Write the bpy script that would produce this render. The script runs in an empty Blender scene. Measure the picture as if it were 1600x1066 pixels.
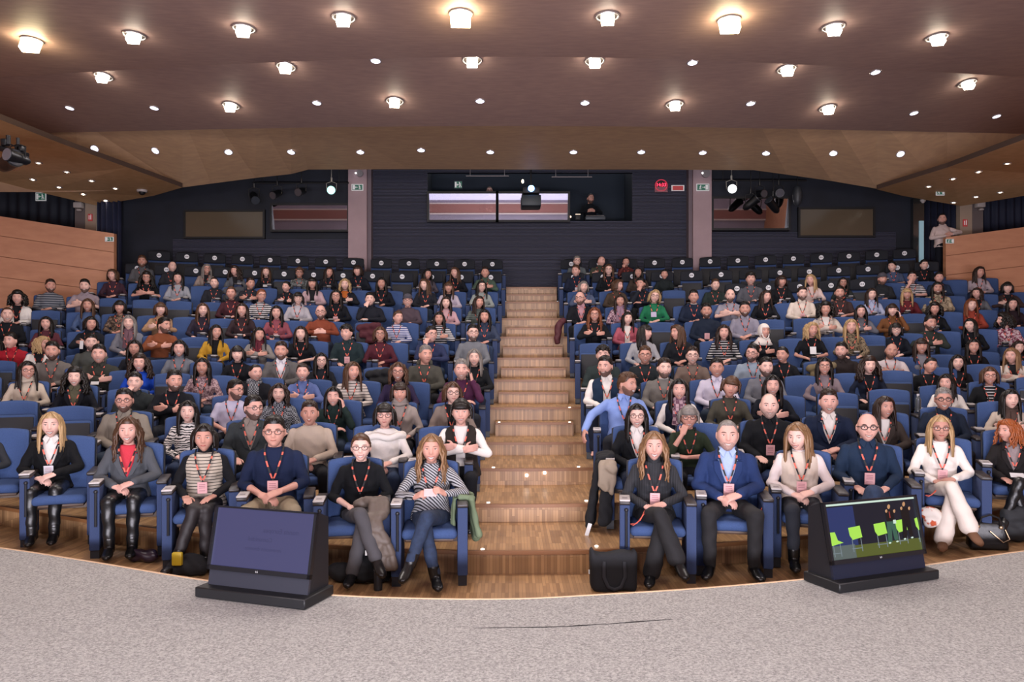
import bpy, bmesh, math, random
import numpy as np
from mathutils import Vector, Matrix, noise
random.seed(7)
SC = bpy.context.scene
COL = SC.collection
F, HZ, CZ = 1220.0, 555.0, 1.9          # focal length in pixels, horizon line, eye height of the photographer
# ---------------------------------------------------------------- camera
cam = bpy.data.objects.new('camera', bpy.data.cameras.new('camera'))
COL.objects.link(cam)
cam.location = (0, 0, CZ); cam.rotation_euler = (math.radians(90), 0, 0)
cam.data.lens = 36.0 * F / 1600.0; cam.data.sensor_width = 36.0
cam.data.shift_y = 22.0 / 1600.0; cam.data.clip_end = 200
SC.camera = cam
# ---------------------------------------------------------------- world, exposure
w = bpy.data.worlds.new('world'); SC.world = w; w.use_nodes = True
w.node_tree.nodes['Background'].inputs[0].default_value = (0.74, 0.72, 0.76, 1)
w.node_tree.nodes['Background'].inputs[1].default_value = 0.55
SC.view_settings.view_transform = 'Standard'; SC.view_settings.look = 'None'
SC.view_settings.gamma = 1.0; SC.view_settings.exposure = 0.26
SC.view_settings.use_curve_mapping = False
try:
    SC.cycles.use_denoising = True
    SC.cycles.max_bounces = 5; SC.cycles.diffuse_bounces = 3; SC.cycles.glossy_bounces = 3
    SC.cycles.transparent_max_bounces = 4; SC.cycles.transmission_bounces = 3
    SC.cycles.sample_clamp_indirect = 4.0
    SC.cycles.caustics_reflective = False; SC.cycles.caustics_refractive = False
except Exception: pass
def area(name, loc, size, power, color, target, spread=180, sy=None):
    l = bpy.data.lights.new(name, 'AREA'); l.energy = power; l.color = color
    l.shape = 'RECTANGLE' if sy else 'SQUARE'; l.size = size
    if sy: l.size_y = sy
    l.spread = math.radians(spread)
    o = bpy.data.objects.new(name, l); COL.objects.link(o); o.location = loc
    o.rotation_euler = (Vector(target) - Vector(loc)).to_track_quat('-Z', 'Y').to_euler()
    return o
# unseen wash lights added over the stage, and the house lights under the ceiling
area('stage_fill_light', (-3.0, -1.0, 6.0), 1.6, 150, (1.0, .93, .88), (-1.8, 6.5, 0.2))
area('stage_fill_light', (3.0, -1.0, 6.0), 1.6, 150, (1.0, .93, .88), (1.8, 6.5, 0.2))
area('stage_fill_light', (0, 1.5, 6.2), 2.5, 210, (.95, .96, 1.0), (0, -3.4, 2.2))
area('ceiling_fill_light', (0, -2.4, .75), 9.0, 1250, (.95, .90, 1.0), (0, 11.5, 6.6), 180, .8)  # unseen fill light added behind the camera to brighten the ceiling
area('house_light', (-4.5, 9.0, 6.3), 1.5, 105, (1.0, .90, .84), (-3.6, 8.6, 0))
area('house_light', (0.0, 9.0, 6.4), 1.5, 130, (1.0, .90, .86), (0, 7.4, 0))
area('house_light', (4.5, 9.0, 6.3), 1.5, 105, (1.0, .90, .84), (3.6, 8.6, 0))
area('house_light', (-5.5, 13.5, 5.9), 1.5, 62, (.95, .88, .90), (-5.2, 13.5, 0))
area('house_light', (0.0, 13.5, 6.1), 1.5, 50, (.92, .88, .95), (0, 13.5, 0))
area('house_light', (5.5, 13.5, 5.9), 1.5, 62, (.95, .88, .90), (5.2, 13.5, 0))
# ---------------------------------------------------------------- mappings
CC = [.155, .155, .155, .155, .13, .11, .08, .06, .04, .02, .0]      # how far each row bends back towards its ends
YP = [6.35, 7.5, 8.7, 9.9, 11.05, 12.2, 13.35, 14.5, 15.65, 16.8, 17.9]   # row: front plane of the seats
HF = [0, .19, .367, .56, .73, 1.12, 1.495, 1.85, 2.25, 2.66, 3.08]        # row: floor height
FE = [3.5, 6.8, 8.0, 9.2, 10.43, 11.6, 12.75, 13.9, 15.05, 16.2, 17.35, 19.3]  # front edge of each terrace
def lift(u, Y): return .02377 * u * u * Y
def W(u, Y0, z, c):
    Y = Y0 * (1 + c * u * u)
    return (u * 800 / F * Y, Y, z + lift(u, Y))
def P(x, y, Y): return ((x - 800) / F * Y, Y, CZ - (y - HZ) / F * Y)
# ---------------------------------------------------------------- materials
MATS = {}
def hexc(s):
    s = s.lstrip('#'); v = [int(s[i:i + 2], 16) / 255 for i in (0, 2, 4)]
    return tuple((c / 12.92 if c <= .04045 else ((c + .055) / 1.055) ** 2.4) for c in v)
def mat(name, col, rough=.6, metal=0, emit=None, es=1.0, nz=0.0, nsc=20.0, bump=0.0, bsc=60.0, spec=.5, stretch=(1, 1, 1), col2=None):
    if name in MATS: return MATS[name]
    m = bpy.data.materials.new(name); m.use_nodes = True; nt = m.node_tree; b = nt.nodes['Principled BSDF']
    if isinstance(col, str): col = hexc(col)
    b.inputs['Base Color'].default_value = (*col, 1); b.inputs['Roughness'].default_value = rough
    b.inputs['Metallic'].default_value = metal; b.inputs['Specular IOR Level'].default_value = spec
    if emit:
        if isinstance(emit, str): emit = hexc(emit)
        b.inputs['Emission Color'].default_value = (*emit, 1); b.inputs['Emission Strength'].default_value = es
    if nz or bump:
        tc = nt.nodes.new('ShaderNodeTexCoord'); mp = nt.nodes.new('ShaderNodeMapping')
        nt.links.new(tc.outputs['Object'], mp.inputs[0]); mp.inputs['Scale'].default_value = stretch
    if nz:
        t = nt.nodes.new('ShaderNodeTexNoise'); t.inputs['Scale'].default_value = nsc; t.inputs['Detail'].default_value = 3
        nt.links.new(mp.outputs[0], t.inputs['Vector'])
        r = nt.nodes.new('ShaderNodeMapRange'); r.inputs[1].default_value = .3; r.inputs[2].default_value = .7
        nt.links.new(t.outputs[0], r.inputs[0])
        mx = nt.nodes.new('ShaderNodeMix'); mx.data_type = 'RGBA'
        c2 = hexc(col2) if col2 else tuple(min(1, c * (1 + nz)) for c in col)
        c1 = col if col2 else tuple(c * (1 - nz) for c in col)
        mx.inputs[6].default_value = (*c1, 1); mx.inputs[7].default_value = (*c2, 1)
        nt.links.new(r.outputs[0], mx.inputs[0]); nt.links.new(mx.outputs[2], b.inputs['Base Color'])
    if bump:
        t2 = nt.nodes.new('ShaderNodeTexNoise'); t2.inputs['Scale'].default_value = bsc
        nt.links.new(mp.outputs[0], t2.inputs['Vector'])
        bp = nt.nodes.new('ShaderNodeBump'); bp.inputs['Strength'].default_value = bump; bp.inputs['Distance'].default_value = .01
        nt.links.new(t2.outputs[0], bp.inputs['Height']); nt.links.new(bp.outputs[0], b.inputs['Normal'])
    MATS[name] = m; return m
# ---------------------------------------------------------------- mesh building
class MB:
    """collects shapes of one mesh; .mi is the material slot of what is added next"""
    def __init__(s): s.v = []; s.f = []; s.m = []; s.mi = 0; s.n = 0
    def add(s, v, f):
        v = np.asarray(v, float).reshape(-1, 3); o = s.n; s.v.append(v); s.n += len(v)
        for q in f: s.f.append([i + o for i in q]); s.m.append(s.mi)
        return s
    def box(s, c, h, R=None):
        c = np.array(c); h = np.array(h) / 2
        v = np.array([(x, y, z) for x in (-1, 1) for y in (-1, 1) for z in (-1, 1)]) * h
        if R is not None: v = v @ np.array(R.to_3x3()).T
        return s.add(v + c, [(0, 1, 3, 2), (4, 6, 7, 5), (0, 4, 5, 1), (2, 3, 7, 6), (0, 2, 6, 4), (1, 5, 7, 3)])
    def b2(s, lo, hi, R=None): return s.box([(a + b) / 2 for a, b in zip(lo, hi)], [b - a for a, b in zip(lo, hi)], R)
    def rbox(s, c, h, r=.02, seg=2, R=None, fn=None):
        bm = bmesh.new(); bmesh.ops.create_cube(bm, size=1)
        for q in bm.verts: q.co = Vector((q.co.x * h[0], q.co.y * h[1], q.co.z * h[2]))
        bmesh.ops.bevel(bm, geom=bm.edges[:] + bm.verts[:], offset=min(r, min(h) * .49), segments=seg, affect='EDGES', profile=.5)
        if fn:
            bmesh.ops.subdivide_edges(bm, edges=[e for e in bm.edges if e.calc_length() > max(h) * .4], cuts=5, use_grid_fill=True)
            for q in bm.verts: q.co = Vector(fn(q.co))
        bm.verts.ensure_lookup_table()
        v = np.array([q.co[:] for q in bm.verts])
        if R is not None: v = v @ np.array(R.to_3x3()).T
        f = [[q.index for q in p.verts] for p in bm.faces]; bm.free()
        return s.add(v + np.array(c), f)
    def ring_loft(s, rings, cap=True):
        n = len(rings[0]); v = np.concatenate([np.asarray(r) for r in rings]); f = []
        for i in range(len(rings) - 1):
            for j in range(n):
                a = i * n + j; b = i * n + (j + 1) % n; f.append((a, b, b + n, a + n))
        if cap: f.append(tuple(range(n))[::-1]); f.append(tuple(range(len(v) - n, len(v))))
        return s.add(v, f)
    def tube(s, pts, rad, n=8, flat=None, cap=True):
        pts = [Vector(p) for p in pts]; k = len(pts)
        if not hasattr(rad, '__len__'): rad = [rad] * k
        rings = []; up = None
        for i, p in enumerate(pts):
            d = (pts[min(i + 1, k - 1)] - pts[max(i - 1, 0)])
            d = d.normalized() if d.length > 1e-9 else Vector((0, 0, 1))
            if up is None:
                up = Vector((0, 0, 1)) if abs(d.z) < .9 else Vector((0, 1, 0))
            a = d.cross(up)
            a = a.normalized() if a.length > 1e-6 else d.orthogonal().normalized()
            b = a.cross(d).normalized(); up = b
            r = rad[i]; rb = r if flat is None else r * flat
            rings.append([tuple(p + a * (r * math.cos(t)) + b * (rb * math.sin(t))) for t in [2 * math.pi * j / n for j in range(n)]])
        return s.ring_loft(rings, cap)
    def cone(s, a, b, r0, r1, n=10):
        """rounded cone with half-sphere ends"""
        a = Vector(a); b = Vector(b); d = (b - a)
        d = d.normalized() if d.length > 1e-9 else Vector((0, 0, 1))
        pts = []; rr = []
        for t in (-.98, -.8, -.45): pts.append(a + d * r0 * t); rr.append(r0 * math.sqrt(1 - t * t))
        pts.append(a); rr.append(r0); pts.append(b); rr.append(r1)
        for t in (.45, .8, .98): pts.append(b + d * r1 * t); rr.append(r1 * math.sqrt(1 - t * t))
        x = d.orthogonal().normalized(); y = d.cross(x)
        rings = [[tuple(p + x * (r * math.cos(q)) + y * (r * math.sin(q))) for q in [2 * math.pi * j / n for j in range(n)]] for p, r in zip(pts, rr)]
        return s.ring_loft(rings)
    def ell(s, c, r, n=14, m=10, R=None):
        v = []; f = []
        for i in range(1, m):
            t = math.pi * i / m
            for j in range(n):
                p = 2 * math.pi * j / n; v.append((r[0] * math.sin(t) * math.cos(p), r[1] * math.sin(t) * math.sin(p), r[2] * math.cos(t)))
        v += [(0, 0, r[2]), (0, 0, -r[2])]; T = len(v) - 2
        for i in range(m - 2):
            for j in range(n): f.append((i * n + j, (i + 1) * n + j, (i + 1) * n + (j + 1) % n, i * n + (j + 1) % n))
        for j in range(n): f.append((T, j, (j + 1) % n)); f.append((T + 1, (m - 2) * n + (j + 1) % n, (m - 2) * n + j))
        v = np.array(v)
        if R is not None: v = v @ np.array(R.to_3x3()).T
        return s.add(v + np.array(c), f)
    def poly(s, pts): return s.add(pts, [tuple(range(len(pts)))])
    def slab(s, pts, d):
        """flat polygon given real thickness along vector d"""
        n = len(pts); v = [tuple(p) for p in pts] + [tuple(Vector(p) + Vector(d)) for p in pts]
        f = [tuple(range(n)), tuple(range(2 * n - 1, n - 1, -1))] + [(i, i + n, (i + 1) % n + n, (i + 1) % n) for i in range(n)]
        return s.add(v, f)
    def disc(s, c, r, d, n=20, nrm='y'):
        pts = []
        for j in range(n):
            a = 2 * math.pi * j / n; x, y = r * math.cos(a), r * math.sin(a)
            pts.append((c[0] + x, c[1], c[2] + y) if nrm == 'y' else (c[0] + x, c[1] + y, c[2]))
        return s.slab(pts, (0, d, 0) if nrm == 'y' else (0, 0, d))
    def mesh(s, name, mats=(), smooth=False):
        me = bpy.data.meshes.new(name)
        v = np.concatenate(s.v) if s.v else np.zeros((0, 3))
        me.from_pydata(v.tolist(), [], s.f)
        for m in mats: me.materials.append(m)
        if len(set(s.m)) > 1 or (s.m and s.m[0]): me.polygons.foreach_set('material_index', s.m)
        if smooth is True: me.polygons.foreach_set('use_smooth', [True] * len(s.f))
        me.update()
        if smooth == 'auto': smooth_auto(me)
        return me
def smooth_auto(me, ang=40):
    bm = bmesh.new(); bm.from_mesh(me); bmesh.ops.recalc_face_normals(bm, faces=bm.faces[:])
    for f in bm.faces: f.smooth = True
    for e in bm.edges:
        if len(e.link_faces) == 2 and e.calc_face_angle(0) > math.radians(ang): e.smooth = False
    bm.to_mesh(me); bm.free()
def fixn(me):
    bm = bmesh.new(); bm.from_mesh(me); bmesh.ops.recalc_face_normals(bm, faces=bm.faces[:]); bm.to_mesh(me); bm.free()
def obj(name, me, parent=None, mats=None, loc=None, M=None):
    while mats and len(me.materials) < len(mats): me.materials.append(None)
    o = bpy.data.objects.new(name, me); COL.objects.link(o)
    if parent is not None: o.parent = parent
    if M is not None: o.matrix_local = M
    elif loc is not None: o.location = loc
    if mats:
        for i, m in enumerate(mats):
            if i < len(o.material_slots):
                o.material_slots[i].link = 'OBJECT'; o.material_slots[i].material = m
    return o
def part(name, mb, m, parent, smooth='auto', loc=None):
    return obj(name, mb.mesh(name, m if isinstance(m, (list, tuple)) else [m], smooth), parent, loc=loc)
def tag(o, label, cat, group=None, kind=None):
    o['label'] = label; o['category'] = cat
    if group: o['group'] = group
    if kind: o['kind'] = kind
    return o
def thing(name, label, cat, loc=(0, 0, 0), rz=0, group=None, scale=1):
    o = bpy.data.objects.new(name, None); COL.objects.link(o); o.empty_display_size = .1
    o.location = loc; o.rotation_euler = (0, 0, rz); o.scale = (scale,) * 3
    return tag(o, label, cat, group)
def struct(name, mb, m, smooth='auto', label=None):
    o = part(name, mb, m, None, smooth); o['kind'] = 'structure'; o['label'] = label or name.replace('_', ' ')
    return o
ORD = ['zeroth', 'first', 'second', 'third', 'fourth', 'fifth', 'sixth', 'seventh', 'eighth', 'ninth', 'tenth', 'eleventh', 'twelfth', 'thirteenth', 'fourteenth', 'fifteenth', 'sixteenth', 'seventeenth', 'eighteenth']
FONT = bpy.data.fonts.load('<builtin>') if '<builtin>' in bpy.data.fonts else None
def text_mb(s, size, mb=None, org=(0, 0, 0), ax=(1, 0, 0), az=(0, 0, 1), mirror=False, th=.002):
    cu = bpy.data.curves.new('t', 'FONT'); cu.body = s; cu.size = size; cu.align_x = 'CENTER'; cu.align_y = 'CENTER'; cu.resolution_u = 2
    o = bpy.data.objects.new('t', cu); COL.objects.link(o)
    dg = bpy.context.evaluated_depsgraph_get(); me = o.evaluated_get(dg).to_mesh()
    ax = Vector(ax).normalized(); az = Vector(az).normalized(); org = Vector(org)
    v = [tuple(org + ax * (q.co.x * (-1 if mirror else 1)) + az * q.co.y) for q in me.vertices]
    f = [tuple(p.vertices) for p in me.polygons]
    mb = mb or MB(); mb.add(v, f)
    bpy.data.objects.remove(o); bpy.data.curves.remove(cu); return mb
# ================================================================ SETTING
def wood_mat(name, c1, c2, scale=(1, 1, 1), rough=.35):
    m = mat(name, c1, rough=rough, nz=.1, nsc=3.0, col2=c2, stretch=scale, spec=.4); return m
def parquet():
    m = bpy.data.materials.new('oak_block_parquet'); m.use_nodes = True; nt = m.node_tree; b = nt.nodes['Principled BSDF']
    tc = nt.nodes.new('ShaderNodeTexCoord'); sp = nt.nodes.new('ShaderNodeSeparateXYZ'); ad = nt.nodes.new('ShaderNodeMath')
    cb = nt.nodes.new('ShaderNodeCombineXYZ'); br = nt.nodes.new('ShaderNodeTexBrick')
    nt.links.new(tc.outputs['Object'], sp.inputs[0]); nt.links.new(sp.outputs[1], ad.inputs[0]); nt.links.new(sp.outputs[2], ad.inputs[1])
    nt.links.new(ad.outputs[0], cb.inputs[0]); nt.links.new(sp.outputs[0], cb.inputs[1]); nt.links.new(cb.outputs[0], br.inputs['Vector'])
    br.inputs['Color1'].default_value = (*hexc('#bf976b'), 1); br.inputs['Color2'].default_value = (*hexc('#95724f'), 1)
    br.inputs['Mortar'].default_value = (*hexc('#846445'), 1); br.inputs['Scale'].default_value = 1
    br.inputs['Brick Width'].default_value = .26; br.inputs['Row Height'].default_value = .028; br.inputs['Mortar Size'].default_value = .0012
    br.offset = .28; br.offset_frequency = 9; br.squash = 1.0
    n = nt.nodes.new('ShaderNodeTexNoise'); n.inputs['Scale'].default_value = 2.2; nt.links.new(tc.outputs['Object'], n.inputs['Vector'])
    mx = nt.nodes.new('ShaderNodeMix'); mx.data_type = 'RGBA'; mx.blend_type = 'MULTIPLY'; mx.inputs[0].default_value = .45
    r = nt.nodes.new('ShaderNodeMapRange'); r.inputs[1].default_value = .3; r.inputs[2].default_value = .7; r.inputs[3].default_value = .6; r.inputs[4].default_value = 1.1
    nt.links.new(n.outputs[0], r.inputs[0]); nt.links.new(br.outputs[0], mx.inputs[6]); nt.links.new(r.outputs[0], mx.inputs[7])
    nt.links.new(mx.outputs[2], b.inputs['Base Color']); b.inputs['Roughness'].default_value = .38
    return m
PARQ = parquet()
NOSE = mat('oak_nosing', '#8a5e3a', .4)
# ---- terraced floor: one curved strip per row, riser in front of each
NS = 44
us = [-1.2 + 2.4 * i / NS for i in range(NS + 1)]
mb = MB()
UR = {8: (-.80, .985), 9: (-.80, .90), 10: (-.80, .872)}
_us = us
for k in range(11):
    u0, u1 = UR.get(k, (-1.2, 1.2)); us = [u0 + (u1 - u0) * i / NS for i in range(NS + 1)]
    c0, c1 = (CC[k - 1] if k else CC[0]), CC[k]
    cf = CC[k] if k else CC[0]
    cb_ = CC[k + 1] if k < 10 else 0.0
    a = [W(u, FE[k], HF[k], cf) for u in us]; b = [W(u, FE[k + 1], HF[k], cb_) for u in us]
    mb.add(a + b, [(i, i + 1, NS + 2 + i, NS + 1 + i) for i in range(NS)])
    if k:
        lo = [W(u, FE[k], HF[k - 1] - .02, cf) for u in us]
        mb.mi = 0; mb.add(lo + a, [(i, i + 1, NS + 2 + i, NS + 1 + i) for i in range(NS)])
us = _us
for u0, u1 in ((-1.2, -.80), (.985, 1.2)):
    ua = [u0 + (u1 - u0) * i / 8 for i in range(9)]
    mb.add([W(u, 15.05, HF[7], .06) for u in ua] + [W(u, 18.6, HF[7], .0) for u in ua], [(i, i + 1, 10 + i, 9 + i) for i in range(8)])
struct('floor', mb, [PARQ], False, 'terraced oak parquet floor rising in curved rows')
mb = MB()
for k in range(1, 11):       # nosing strip on each terrace edge
    cf = CC[k]; u0, u1 = UR.get(k, (-1.2, 1.2)); us = [u0 + (u1 - u0) * i / NS for i in range(NS + 1)]
    r = [[W(u, FE[k] - .012, HF[k] - .03, cf), W(u, FE[k] - .012, HF[k] + .004, cf), W(u, FE[k] + .03, HF[k] + .004, cf), W(u, FE[k] + .03, HF[k] - .03, cf)] for u in us]
    mb.ring_loft(r)
us = _us
struct('trim_1', mb, [NOSE], False, 'wooden nosing along the front edge of each seating terrace')
# ---- aisle: intermediate steps and top landing
AL = [733, 741, 752, 760, 767, 773, 778, 782, 785, 790, 791]
AR = [965, 944, 925, 914, 906, 897, 889, 885, 880, 873, 871]
mb = MB(); mn = MB()
def aisle_box(x0, x1, y0, y1, z0, z1):
    X0, X1 = (x0 - 800) / F * y0, (x1 - 800) / F * y0
    mb.b2((X0, y0, z0), (X1, y1, z1)); mn.b2((X0, y0 - .012, z1 - .03), (X1, y0 + .03, z1 + .004))
for k in range(5, 11):
    zm = (HF[k] + HF[k - 1]) / 2
    aisle_box(AL[k] + 1, AR[k] - 1, FE[k] - .34, FE[k] + .001, HF[k - 1], zm)
aisle_box(791, 870, 17.9, 19.2, HF[10], 3.29); aisle_box(791, 870, 18.4, 19.2, 3.2, 3.5)
struct('trim_2', mb, [PARQ], False, 'intermediate parquet steps of the central aisle')
struct('trim_3', mn, [NOSE], False, 'wooden nosing of the central aisle steps')
# ---- stage with grey carpet
def carpet():
    m = bpy.data.materials.new('grey_flecked_carpet'); m.use_nodes = True; nt = m.node_tree; b = nt.nodes['Principled BSDF']
    tc = nt.nodes.new('ShaderNodeTexCoord'); n = nt.nodes.new('ShaderNodeTexNoise'); n.inputs['Scale'].default_value = 75; n.inputs['Detail'].default_value = 4; n.inputs['Roughness'].default_value = .8
    cr = nt.nodes.new('ShaderNodeValToRGB'); cr.color_ramp.elements[0].position = .34; cr.color_ramp.elements[1].position = .68
    cr.color_ramp.elements[0].color = (*hexc('#757574'), 1); cr.color_ramp.elements[1].color = (*hexc('#c7c6c3'), 1)
    nt.links.new(tc.outputs['Object'], n.inputs['Vector']); nt.links.new(n.outputs[0], cr.inputs[0]); nt.links.new(cr.outputs[0], b.inputs['Base Color'])
    b.inputs['Roughness'].default_value = .95; b.inputs['Specular IOR Level'].default_value = .1
    bp = nt.nodes.new('ShaderNodeBump'); bp.inputs['Strength'].default_value = .5; bp.inputs['Distance'].default_value = .006
    nt.links.new(n.outputs[0], bp.inputs['Height']); nt.links.new(bp.outputs[0], b.inputs['Normal']); return m
EDGE = [(-900, 790), (-400, 815), (-160, 838), (0, 857), (150, 880), (300, 905), (480, 928), (640, 936), (800, 937), (925, 931), (1100, 920), (1290, 903), (1440, 885), (1600, 862), (1760, 845), (2000, 822), (2500, 795)]
SZ = .3
ep = []
for x, y in EDGE:
    Y = (CZ - SZ) * F / (y - HZ); ep.append(((x - 800) / F * Y, Y))
# resample smooth edge
def cr(p0, p1, p2, p3, t): return tuple(.5 * ((2 * b) + (-a + c) * t + (2 * a - 5 * b + 4 * c - d) * t * t + (-a + 3 * b - 3 * c + d) * t ** 3) for a, b, c, d in zip(p0, p1, p2, p3))
es = []
for i in range(len(ep) - 1):
    p = [ep[max(0, i - 1)], ep[i], ep[i + 1], ep[min(len(ep) - 1, i + 2)]]
    for t in range(4): es.append(cr(*p, t / 4))
es.append(ep[-1])
mb = MB(); n = len(es)
top = [(x, y, SZ) for x, y in es]; back = [(x * 1.02, -3.6, SZ) for x, y in es]; bot = [(x, y, -.05) for x, y in es]
mb.add(top + back, [(i, i + 1, n + i + 1, n + i) for i in range(n - 1)])
mb.add(top + bot, [(i, n + i, n + i + 1, i + 1) for i in range(n - 1)])
struct('floor_stage', mb, [carpet()], False, 'grey flecked carpet of the stage in the foreground')
mb = MB(); mb.tube([(x, y + .012, SZ - .008) for x, y in es], .014, 6)
struct('trim_4', mb, [mat('stage_edge_oak', '#c9a987', .4)], 'auto', 'pale wooden strip along the curved stage edge')
mb = MB(); seam = [(740, 982), (768, 981.5), (810, 981), (850, 980.5), (885, 979.5), (905, 978), (945, 976), (990, 972.5), (1030, 969.5), (1060, 967.5)]
rw = [.0006, .0022, .0018, .003, .0024, .0045, .0012, .0042, .0018, .0006]
L_, R_ = [], []
for (x, y), r_ in zip(seam, rw):
    Y = (CZ - SZ) * F / (y - HZ); L_.append(((x - 800) / F * Y, Y - r_ * 2, SZ + .0015)); R_.append(((x - 800) / F * Y, Y + r_ * 2, SZ + .0015))
mb.add(L_ + R_, [(i, i + 1, 10 + i + 1, 10 + i) for i in range(9)])
struct('trim_5', mb, [mat('seam_dark', '#1d1d1f', .9)], False, 'dark open seam running across the stage carpet')
mb = MB(); mb.b2((-13.6, -3.6, -.3), (13.6, 20, -.14)); struct('floor_slab', mb, [mat('floor_slab_brown', '#6a4c34', .7)], False, 'plain wooden floor below and beside the stage')
# ---- ceiling: three curved timber panels
CW = wood_mat('ceiling_cherry_veneer', '#977d78', '#a68a80', (1.2, 6, 1), .62)
CA = [(-3.6, 6.62), (1.0, 6.62), (6.0, 6.62), (12.3, 6.6)]
CB = [(12.28, 6.90), (15.5, 6.45)]
def panelgrid(mb, prof, c, umax=1.3, n=40, zf=None, th=.05):
    uu = [-umax + 2 * umax * i / n for i in range(n + 1)]
    rows = []
    for Y0, z in prof:
        if Y0 <= 2: rows.append([(u * 800 / F * 12.0 * 1.2, Y0, z) for u in uu])
        else:
            rows.append([W(u, Y0, z, c) for u in uu])
    v = [p for r in rows for p in r]; f = []
    for i in range(len(rows) - 1):
        for j in range(n): f.append((i * (n + 1) + j, (i + 1) * (n + 1) + j, (i + 1) * (n + 1) + j + 1, i * (n + 1) + j + 1))
    mb.add(v, f)
mb = MB(); panelgrid(mb, CA, .15)
e0 = [W(u, 12.3, 6.6, .15) for u in us]; e1 = [W(u, 12.3, 6.90, .15) for u in us]
mb.add(e0 + e1, [(i, i + 1, NS + 2 + i, NS + 1 + i) for i in range(NS)])
struct('ceiling', mb, [CW], False, 'dark front timber ceiling panel over the stage and first rows')
mb = MB(); panelgrid(mb, CB, .13)
struct('ceiling_middle', mb, [CW], False, 'middle timber ceiling panel with a row of floodlights')
# rear panel: its back edge dips towards the sides
rear = [(-60, 300), (120, 300), (285, 293), (330, 287), (400, 278), (455, 272), (482, 265), (640, 264.5), (800, 265), (1000, 265), (1178, 266), (1230, 273), (1300, 283), (1370, 295), (1480, 300), (1660, 300)]
mb = MB(); fr, bk, up_ = [], [], []
for x, y in rear:
    u = (x - 800) / 800; p = W(u, 15.45, 6.72, .13); fr.append(p)
    Y = 18.1; q = P(x, y, Y); bk.append(q); up_.append((q[0], q[1] + .02, q[2] + .12))
n = len(rear); mb.add(fr + bk + up_, [(i, n + i, n + i + 1, i + 1) for i in range(n - 1)] + [(n + i, 2 * n + i, 2 * n + i + 1, n + i + 1) for i in range(n - 1)])
struct('ceiling_rear', mb, [wood_mat('ceiling_beech_veneer', '#a5866c', '#b49474', (1.2, 6, 1), .6)], False, 'rear timber ceiling panel above the last rows')
BW = wood_mat('side_beech_veneer', '#c09668', '#cda476', (2, 2, 1), .55)
# side soffits
def soffit(edge, outer, name, lab):
    mb = MB(); n = len(edge)
    mb.poly(edge + outer)
    struct(name, mb, [BW], False, lab)
    fm = MB(); up2 = [(p[0], p[1], p[2] + .10) for p in edge]  # thin dark strip stands in for the shaded gap at the soffit edge
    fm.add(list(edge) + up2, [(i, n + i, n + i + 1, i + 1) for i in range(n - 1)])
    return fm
fm = soffit([P(-120, 135, 11.0), P(0, 187, 12.9), P(100, 226, 14.6), P(200, 262, 16.3), P(285, 293, 17.95)],
            [P(240, 306, 18.6), P(150, 321, 19.2), P(60, 300, 18.2), P(0, 284, 17.6), P(-140, 262, 16.4)], 'ceiling_left', 'honey timber soffit over the left side gallery')
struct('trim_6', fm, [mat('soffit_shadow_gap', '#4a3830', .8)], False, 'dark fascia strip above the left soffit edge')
fm = soffit([P(1720, 150, 11.0), P(1600, 218, 13.2), P(1480, 262, 15.8), P(1370, 296, 17.95)],
            [P(1410, 306, 18.5), P(1501, 322, 19.2), P(1560, 313, 18.7), P(1600, 306, 18.2), P(1740, 280, 17)], 'ceiling_right', 'honey timber soffit over the right side gallery')
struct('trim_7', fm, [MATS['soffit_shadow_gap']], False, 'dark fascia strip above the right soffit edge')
# ---- side parapets in timber
PW = wood_mat('parapet_beech', '#b17a5a', '#bd8664', (1, 1, 3), .5)
def parapet(pts, name, lab, trim):
    mb = MB()
    for (x0, y0, z0), (x1, y1, z1) in zip(pts[:-1], pts[1:]):
        mb.slab([(x0, y0, -.1), (x1, y1, -.1), (x1, y1, z1), (x0, y0, z0)], (0, .12, 0))
    struct(name, mb, [PW], False, lab)
    g = MB()
    for fz in (.42, .86, 1.3):
        g.tube([(x, y - .003, z - fz) for x, y, z in pts], .006, 4)
    struct(trim, g, [mat('panel_joint', '#7a5038', .7)], False, 'fine horizontal joints of the ' + lab)
def pp(x, y, Y): return P(x, y, Y)
parapet([pp(178, 365, 17.4), pp(0, 338, 16.7), pp(-260, 304, 15.4)], 'wall_left', 'orange timber parapet wall at the left side', 'trim_8')
parapet([pp(1478, 371, 17.7), pp(1600, 355, 17.3), pp(1860, 322, 15.6)], 'wall_right', 'orange timber parapet wall at the right side', 'trim_9')
mb = MB(); mb.b2((-13.7, -3.6, -.1), (-13.5, 20.2, 7.7)); struct('wall_side_left', mb, [PW], False, 'timber clad side wall at the far left')
mb = MB(); mb.b2((13.5, -3.6, -.1), (13.7, 20.2, 7.7)); struct('wall_side_right', mb, [PW], False, 'timber clad side wall at the far right')
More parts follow.
